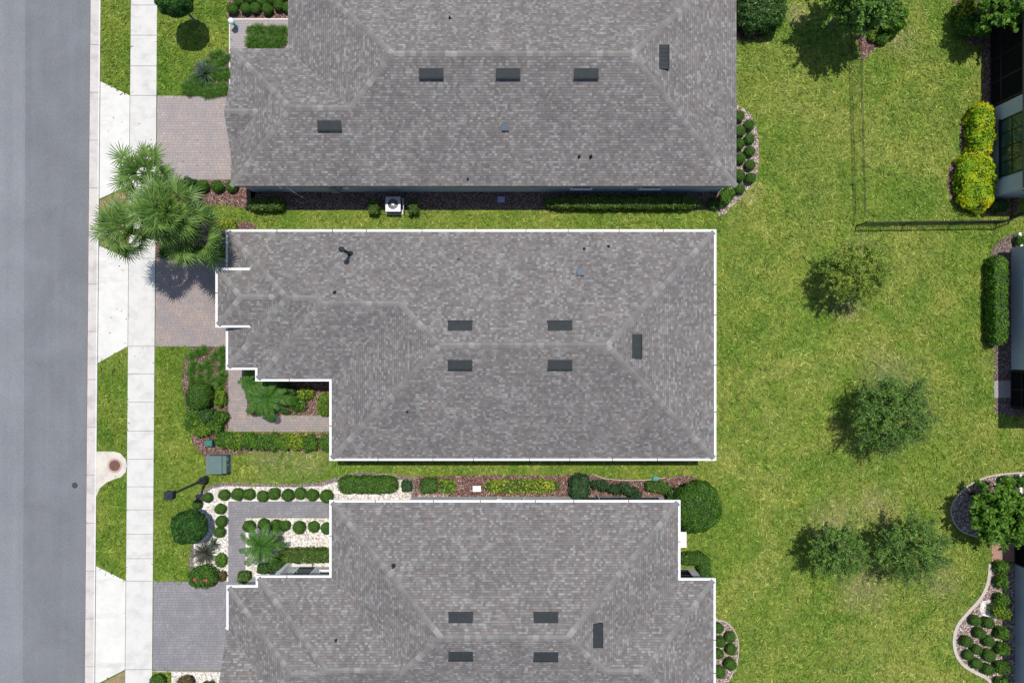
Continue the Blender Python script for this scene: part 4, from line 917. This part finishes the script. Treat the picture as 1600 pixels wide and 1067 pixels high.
def palm(px, py, h, nf, var, label, name, s=1, lean=(0, 0), tr=.16, els=(78, -25), cat='palm tree', group=None):
    top = P(px, py, h); base = Vector((top.x+lean[0], top.y+lean[1], 0)); t = empty(name, base); tag(t, label, cat, group)
    k = 10; pts = [Vector((-lean[0]*(j/k)**1.5, -lean[1]*(j/k)**1.5, (h-.1)*j/k)) for j in range(k+1)]
    mb = MB(); mb.tube(pts, [tr*(1.3 if j == 0 else 1+.08*math.sin(j*2.3)) for j in range(k+1)], 12)
    for j in range(int(h*9)):   # old leaf bases round the stem
        u = (j+1)/(h*9+1); q = pts[min(int(u*k), k-1)].lerp(pts[min(int(u*k), k-1)+1], u*k-int(u*k)); a = j*2.4
        d = Vector((math.cos(a), math.sin(a), 0)); s_ = Vector((-d.y, d.x, 0)); o_ = q+d*tr*.95; mb.add([o_-s_*.07, o_+s_*.07, o_+s_*.05+d*.05+Vector((0, 0, .13)), o_-s_*.05+d*.05+Vector((0, 0, .13))], [(0, 1, 2, 3)])
    mb.build('trunk', 'palmbark', t)
    for i in range(nf):
        u = (i+.5)/nf; el = R(els[0]+(els[1]-els[0])*u**.85+random.uniform(-8, 8)); az = i*2.39996+random.uniform(-.2, .2)
        inner = name == 'sabal_palm' and i < nf*.34
        if inner: el = R(random.uniform(25, 75))
        o = bpy.data.objects.new('frond', var[3+i % 2] if inner else var[i % 3]); COL.objects.link(o); o.parent = t
        o.location = Vector((-lean[0], -lean[1], h-.12*u*s+(.12 if inner else 0))); o.rotation_euler = (random.uniform(-.25, .25), -el, az); sc = s*random.uniform(.82, 1.14)*(1 if inner else (.6+.4*min(1, u/.4))); o.scale = (sc, sc, sc)
    return t
palm(226, 272, 6.4, 34, fanv, 'sabal palm whose crown hangs over the white sidewalk nearest the top driveway', 'sabal_palm', 1.02, (-.1, .1), els=(88, -22), group='sabal palms')
palm(196, 358, 6.2, 38, fanv, 'sabal palm whose crown reaches farthest left over the kerb', 'sabal_palm', 1.03, (.2, 0), els=(88, -22), group='sabal palms')
palm(258, 330, 7.0, 44, fanv, 'tallest sabal palm in the middle of the cluster', 'sabal_palm', 1.15, (0, 0), els=(88, -22), group='sabal palms')
palm(300, 366, 5.2, 32, fanv, 'sabal palm of the cluster nearest the middle house roof', 'sabal_palm', 1.12, (-.2, .1), els=(88, -22), group='sabal palms')
palm(406, 853, 1.7, 24, feav, 'feathery green palm in the white gravel courtyard', 'courtyard_palm', 1.08, tr=.1, els=(70, -20))
palm(416, 622, 1.4, 30, feav, 'large dark green sago palm beside the brown walkway', 'sago_palm', 1.2, tr=.16, els=(60, -20)); palm(389, 598, 1.2, 16, feav, 'smaller sago palm tucked under the middle house eaves', 'sago_palm', .62, tr=.1, els=(60, -15))

# trees
def tree(px, py, h, r, mat, label, name='shade_tree', n=14000, size=.10, rv=None, tw=42, trunk=.09, spread=.16, flat=.62, dens=1, group=None, bias=0):
    """px,py: crown centre; h: height of the crown centre; r: crown radius"""
    c = P(px, py, h); t = empty(name, (c.x, c.y, 0)); tag(t, label, 'tree', group); rv = rv or r*flat
    mb = MB(); z0 = max(.4, h-rv*.9); fork = Vector((.05, .03, z0)); mb.tube([(0, 0, -.05), (.02, 0, z0*.5), fork], [trunk*1.35, trunk, trunk*.9], 9)
    P_, N_ = [], []
    for i in range(tw):
        u = (i+.5)/tw; az = i*2.39996+random.uniform(-.3, .3); ze = math.acos(1-1.45*u); rr = random.uniform(.72, 1.12)
        tip = Vector((r*rr*math.sin(ze)*math.cos(az), r*rr*math.sin(ze)*math.sin(az), h+rv*rr*math.cos(ze)))
        mid = fork.lerp(tip, .5)+Vector((random.uniform(-.12, .12), random.uniform(-.12, .12), .12*r)); mb.tube([fork, mid, tip], [trunk*.45, trunk*.2, .008], 5)
        sub = 9
        for j in range(sub):
            s0 = mid.lerp(tip, .05+.85*j/sub); d = (tip-fork).normalized()+Vector((random.gauss(0, .75), random.gauss(0, .75), random.gauss(0, .5))); d.normalize(); l = r*random.uniform(.25, .55); e1 = s0+d*l
            m = max(3, int(n/(tw*sub))); k = rng.random(m); base = np.array(s0)[None]+np.array(d*l)[None]*k[:, None]; P_.append(base+rng.normal(0, spread*r*.2, (m, 3))*(.4+1.0*k[:, None])); N_.append(np.repeat([[0, 0, 1.0]], m, 0)+(base-np.array([0, 0, h]))*.35)
            mb.tube([s0, e1], [.012, .004], 3, cap=False)
    mb.build('trunk', 'bark', t)
    Pn, Nn = np.concatenate(P_), np.concatenate(N_); Pn[:, 2] = np.maximum(Pn[:, 2], .3)
    V, Fc = leaves(Pn, Nn/np.linalg.norm(Nn, axis=1)[:, None], size, .7, 1.9); link('crown', arr_mesh('crown', V, Fc), mat, t); return t
tree(1340, 424, 2.6, 1.75, 'oakl', 'light green yard tree just below the picket fence', n=17000, size=.06, tw=40, group='yard trees')
tree(1397, 645, 2.6, 2.15, 'oak', 'dark green yard tree in the middle of the back lawn', n=21000, size=.062, tw=60, group='yard trees')
tree(1311, 862, 2.5, 1.5, 'oak', 'left yard tree of the touching pair on the back lawn', n=12000, size=.062, tw=36, group='yard trees'); tree(1427, 858, 2.6, 1.85, 'oak', 'right yard tree of the touching pair on the back lawn', n=15000, size=.062, tw=42, group='yard trees')
tree(1343, -10, 3.6, 1.85, 'oak', 'big dark tree at the top edge beside the picket fence', n=26000, size=.12, tw=54, flat=.9, trunk=.14)
tree(1568, 2, 2.6, 1.55, 'gr', 'bright green leafy tree in the top right corner', n=15000, size=.11, tw=36, flat=.8)
tree(1566, 802, 2.2, 1.6, 'gr', 'bright green spreading tree at the right edge beside the terracotta pad', n=22000, size=.12, tw=50, flat=.7)
def lollipop(px, py, h, a, b, c, mat, label, size=.075):
    p = P(px, py, h); t = empty('topiary_tree', (p.x, p.y, 0)); tag(t, label, 'tree')
    MB().tube([(0, 0, -.05), (.02, 0, h-c*.5)], [.07, .05], 8).build('trunk', 'bark', t)
    me = shrub_mesh(a, b, c, 2.1, size, 9000, .06, .12, 5, 1); o = link('crown', me, [mat, 'twig'], t); o.location.z = h-c*.96; return t
lollipop(272, 0, 2.8, .98, .92, .9, 'mag', 'round headed topiary tree between the top of the sidewalk and the lawn'); lollipop(296, 823, 1.35, 1.0, .98, .8, 'mag', 'round headed dark tree at the left end of the white gravel garden', .07)

# ------------------------------------------------------------------ street and garden furniture
b0 = P(322, 748); hd = P(262, 772, 4.35); lp = empty('street_lamp', b0); tag(lp, 'dark square headed street lamp standing on the front lawn', 'street lamp')
hx, hy = hd.x-b0.x, hd.y-b0.y
MB().lathe([(.22, 0), (.22, .08), (.19, .12), (.19, .5), (.22, .54), (.22, .6), (.15, .72), (.12, .95), (.09, 1.0), (0, 1.0)], n=16).build('base', 'lampm', lp, smooth=False)
MB().tube([(0, 0, .95), (0, 0, 2.4), (0, 0, 4.05)], [.08, .07, .055], 14).lathe([(.07, 3.9), (.12, 3.95), (.12, 4.02), (.07, 4.06)], n=14).build('pole', 'lampm', lp)
mb = MB(); q = .14
mb.box(-.2, .2, -.2, .2, 4.06, 4.1); mb.box(-.23, .23, -.23, .23, 4.5, 4.55)
for sx_, sy_ in ((-1, -1), (1, -1), (1, 1), (-1, 1)): mb.box(sx_*.19-.02, sx_*.19+.02, sy_*.19-.02, sy_*.19+.02, 4.1, 4.5)
mb.add([(-.23, -.23, 4.55), (.23, -.23, 4.55), (.23, .23, 4.55), (-.23, .23, 4.55), (-.05, -.05, 4.72), (.05, -.05, 4.72), (.05, .05, 4.72), (-.05, .05, 4.72)], [(0, 1, 5, 4), (1, 2, 6, 5), (2, 3, 7, 6), (3, 0, 4, 7), (4, 5, 6, 7)])
ln = mb.build('lantern', 'lampm', lp); MB().box(-.17, .17, -.17, .17, 4.11, 4.49).build('glass', 'glass', ln)

a, b = P(322.5, 740, .75), P(355, 712.5, .75); tb = empty('transformer_box', ((a.x+b.x)/2, (a.y+b.y)/2, 0)); tag(tb, 'large grey green utility cabinet beside the street lamp', 'utility box')
W2, D2 = (b.x-a.x)/2-.03, (b.y-a.y)/2
mb = MB(); mb.box(-W2, W2*.52, -D2, D2, .05, .78); mb.box(W2*.52, W2*.93, -D2, D2, .05, .70); mb.build('cabinet', 'util', tb)
mb = MB(); mb.box(-W2-.02, W2*.54, -D2-.02, D2+.02, .78, .81); mb.build('lid', 'util', tb); MB().box(-W2-.01, W2+.0, -D2-.02, D2+.02, -.02, .05).build('base_slab', 'util', tb)
MB().box(W2*.93, W2*.97, -.1, -.02, .35, .5).box(W2*.93, W2*.95, D2-.3, D2-.1, .4, .6).build('latch', 'steel', tb)
p = P(327, 692, .5); ub = empty('utility_pedestal', (p.x, p.y, 0)); tag(ub, 'small teal green utility pedestal at the end of the shrub row', 'utility pedestal')
MB().box(-.19, .19, -.15, .15, 0, .55).build('body', 'utild', ub); MB().box(-.21, .21, -.17, .17, .55, .6).box(-.16, .16, -.12, .12, .6, .63).build('cap', 'utild', ub)
p = P(1024, 747, .1); o = MB().prism([(-.17, -.12), (.13, -.15), (.17, .1), (-.12, .15)], 0, .16).prism([(-.12, -.08), (.09, -.1), (.12, .06), (-.09, .1)], .16, .19).build('valve_box', 'teal', None, (p.x, p.y, 0)); tag(o, 'pale green irrigation box at the mulch edge above the small dark hedge', 'valve box')
p = P(783, 312, .05); o = MB().box(-.22, .22, -.17, .17, 0, .05).box(-.19, .19, -.14, .14, .05, .065).build('meter_lid', 'purple', None, (p.x, p.y, .012)); tag(o, 'lavender rectangular utility lid beside the top house wall', 'utility lid')
p = P(745, 763.5, .1); o = MB().box(-.24, .24, -.17, .17, 0, .10).box(-.20, .20, -.13, .13, .10, .12).build('meter_lid', 'white', None, (p.x, p.y, .012)); tag(o, 'white rectangular utility lid in the red mulch', 'utility lid')
a, b = P(1060, 855, .6), P(1072, 831, .6); gn = empty('pool_equipment_box', ((a.x+b.x)/2, (a.y+b.y)/2, 0)); tag(gn, 'white storage box against the bottom house east wall', 'storage box')
MB().box(-.22, .22, -.43, .43, .02, .55).build('body', 'white', gn); MB().box(-.25, .25, -.46, .46, .55, .61).build('lid', 'white', gn)
p = P(361, 33, .8); gz = empty('gazing_ball', (p.x, p.y, 0)); tag(gz, 'white and teal round garden globe at the corner of the top walkway', 'garden ornament')
MB().lathe([(.14, 0), (.14, .05), (.07, .12), (.06, .45), (.12, .55), (.1, .6)], n=16).build('pedestal', 'teal', gz)
MB().lathe([(.02, .57)]+[(.19*math.sin(t), .76-.19*math.cos(t)) for t in [R(15*k) for k in range(1, 12)]]+[(.0, .95)], n=18).build('globe', plain('pale globe', (.65, .78, .8), .15, spec=.7), gz, smooth=True)
p = P(614, 319, .75); ac = empty('air_conditioner', (p.x, p.y, 0)); tag(ac, 'grey air conditioning condenser with a round fan below the top house', 'air conditioner')
MB().box(-.42, .42, -.42, .42, .08, .72).build('cabinet', 'black', ac); MB().box(-.5, .5, -.5, .5, 0, .08).build('base_slab', 'conc', ac)
mb = MB(); n_ = 24
for i in range(n_):
    a0, a1 = 2*math.pi*i/n_, 2*math.pi*(i+1)/n_
    def sq(t): m_ = max(abs(math.cos(t)), abs(math.sin(t))); return (.44*math.cos(t)/m_, .44*math.sin(t)/m_)
    r_ = .31; mb.add([(*sq(a0), .75), (*sq(a1), .75), (r_*math.cos(a1), r_*math.sin(a1), .75), (r_*math.cos(a0), r_*math.sin(a0), .75), (*sq(a0), .70), (*sq(a1), .70)], [(0, 1, 2, 3), (0, 4, 5, 1)])
mb.build('top_panel', 'steel', ac)
mb = MB(); mb.lathe([(0, .80), (.09, .80), (.09, .74)], n=14)
for i in range(3): mb.lathe([(.14+i*.07, .76), (.148+i*.07, .765)], n=24)
for i in range(12): a0 = i*math.pi/6; mb.tube([(0, 0, .765), (.32*math.cos(a0), .32*math.sin(a0), .755)], .006, 4)
mb.build('fan_guard', 'steel', ac)
mb = MB()
for i in range(4):
    a0 = i*math.pi/2; mb.add([(.05*math.cos(a0), .05*math.sin(a0), .68), (.28*math.cos(a0), .28*math.sin(a0), .70), (.28*math.cos(a0+.9), .28*math.sin(a0+.9), .64), (.05*math.cos(a0+.9), .05*math.sin(a0+.9), .66)], [(0, 1, 2, 3)])
mb.build('fan', 'steel', ac)
mb = MB(); mb.tube([(.6, .3, 0), (.6, .3, .6), (.6, -.3, .6), (.6, -.3, 0)], .02, 6); tag(mb.build('pipe_hoop', 'steel', None, (p.x, p.y, 0)), 'bent grey pipe hoop right of the air conditioner', 'pipe')

# picket fences
def fence(pa, pb, label, name='picket_fence', hh=1.3, panel=2.4, group='black picket fences', th=1.0):
    A, B = P(*pa), P(*pb); L = (B-A).length; d = (B-A)/L; ang = math.atan2(d.y, d.x); t = empty(name, A, ang); tag(t, label, 'fence', group)
    n = max(1, round(L/panel)); st = L/n
    for i in range(n+1):
        x = i*st; MB().box(x-.03*th, x+.03*th, -.03*th, .03*th, -.05, hh+.03).box(x-.04*th, x+.04*th, -.04*th, .04*th, hh+.03, hh+.06).build('post', 'black', t)
    for i in range(n):
        mb = MB(); x0, x1 = i*st+.03, (i+1)*st-.03
        for z in (.12, hh-.16, hh-.02): mb.box(x0, x1, -.014*th, .014*th, z-.018, z+.018)
        k = int((x1-x0)/.115)
        for j in range(k): x = x0+(x1-x0)*(j+.5)/k; mb.box(x-.012*th, x+.012*th, -.011*th, .011*th, .05, hh-.038 if 0 else hh)
        mb.build('fence_panel', 'black', t)
fence((1338, 353), (1556, 350), 'black picket fence running across the lawn towards the top right house')
fence((1336, 345), (1328, 48), 'thin black picket fence running up the lawn to the big tree', th=.32)
fence((1557, 349), (1578, 341), 'short black fence run at the corner of the top right house'); fence((1579, 339), (1579, 303), 'black gate fence beside the top right house wall', hh=1.3)

# dry leaves and clippings lying about on the paving
n_ = 90; lx = np.concatenate([rng.uniform(P(244, 0).x, P(352, 0).x, n_//2), rng.uniform(P(152, 0).x, P(242, 0).x, n_-n_//2)]); lyy = rng.uniform(P(0, 560).y, P(0, 150).y, n_)
lv, lf = leaves(np.stack([lx, lyy, np.full(n_, .062)], 1), np.repeat([[0, 0, 1.0]], n_, 0), .055, .12, 1.6)
tag(link('leaf_litter', arr_mesh('leaf_litter', lv, lf), 'brn'), 'dry leaves and clippings scattered on the paving', 'leaf litter', None, 'stuff')

# short turf standing up from the lawn
def turf(n):
    x = rng.uniform(-31, 31, n); y = rng.uniform(-21, 21, n); px = 800+x*F/H; py = 533.5-y*F/H
    ok = ~((px > 204-9*py/1067) & (px < 248-8*py/1067)) & (px > 160-9.5*py/1067)
    polys = NOGRASS+[w1, w2, w3, w4, w5, w6]+[[(-15.9, 1.1), (-13, 1.1), (-13, 3.7), (-15.9, 3.7)]]
    for pl in polys:
        a = np.array(pl); lo, hi = a.min(0)-.02, a.max(0)+.02; c = np.where(ok & (x > lo[0]) & (x < hi[0]) & (y > lo[1]) & (y < hi[1]))[0]
        if not len(c): continue
        X, Y = x[c], y[c]; ins = np.zeros(len(c), bool); x1, y1 = a[:, 0], a[:, 1]; x2, y2 = np.roll(x1, -1), np.roll(y1, -1)
        for k in range(len(a)):
            if y1[k] == y2[k]: continue
            ins ^= ((y1[k] > Y) != (y2[k] > Y)) & (X < (x2[k]-x1[k])*(Y-y1[k])/(y2[k]-y1[k])+x1[k])
        ok[c[ins]] = False
    x, y = x[ok], y[ok]; m = len(x)
    # matted runners: low curved strands, four pieces long
    K = 4; az = rng.uniform(0, 6.283, m); l = rng.uniform(.12, .42, m); cv = rng.normal(0, 3.4, m); wd = rng.uniform(.010, .026, m); z0 = rng.uniform(.012, .05, m)
    V = np.zeros((m, (K+1)*2, 3)); px_, py_ = x.copy(), y.copy()
    for k in range(K+1):
        ww = wd*math.sin(math.pi*(.12+.80*k/K)); c_, s_ = np.cos(az), np.sin(az)
        V[:, 2*k, 0] = px_-s_*ww; V[:, 2*k, 1] = py_+c_*ww; V[:, 2*k+1, 0] = px_+s_*ww; V[:, 2*k+1, 1] = py_-c_*ww
        zz = z0*(.25+1.1*math.sin(math.pi*k/K)); V[:, 2*k, 2] = zz; V[:, 2*k+1, 2] = zz+.004
        px_ += c_*l/K; py_ += s_*l/K; az = az+cv*l/K*1.4
    b = (np.arange(m)*(K+1)*2)[:, None, None]; q = np.array([[2*k, 2*k+1, 2*k+3, 2*k+2] for k in range(K)])[None]
    o = link('grass', arr_mesh('grass', V.reshape(-1, 3), (b+q).reshape(-1, 4)), 'grassb'); return tag(o, 'short yellow green turf runners matted over the lawns', 'grass', None, 'stuff')
turf(150000)
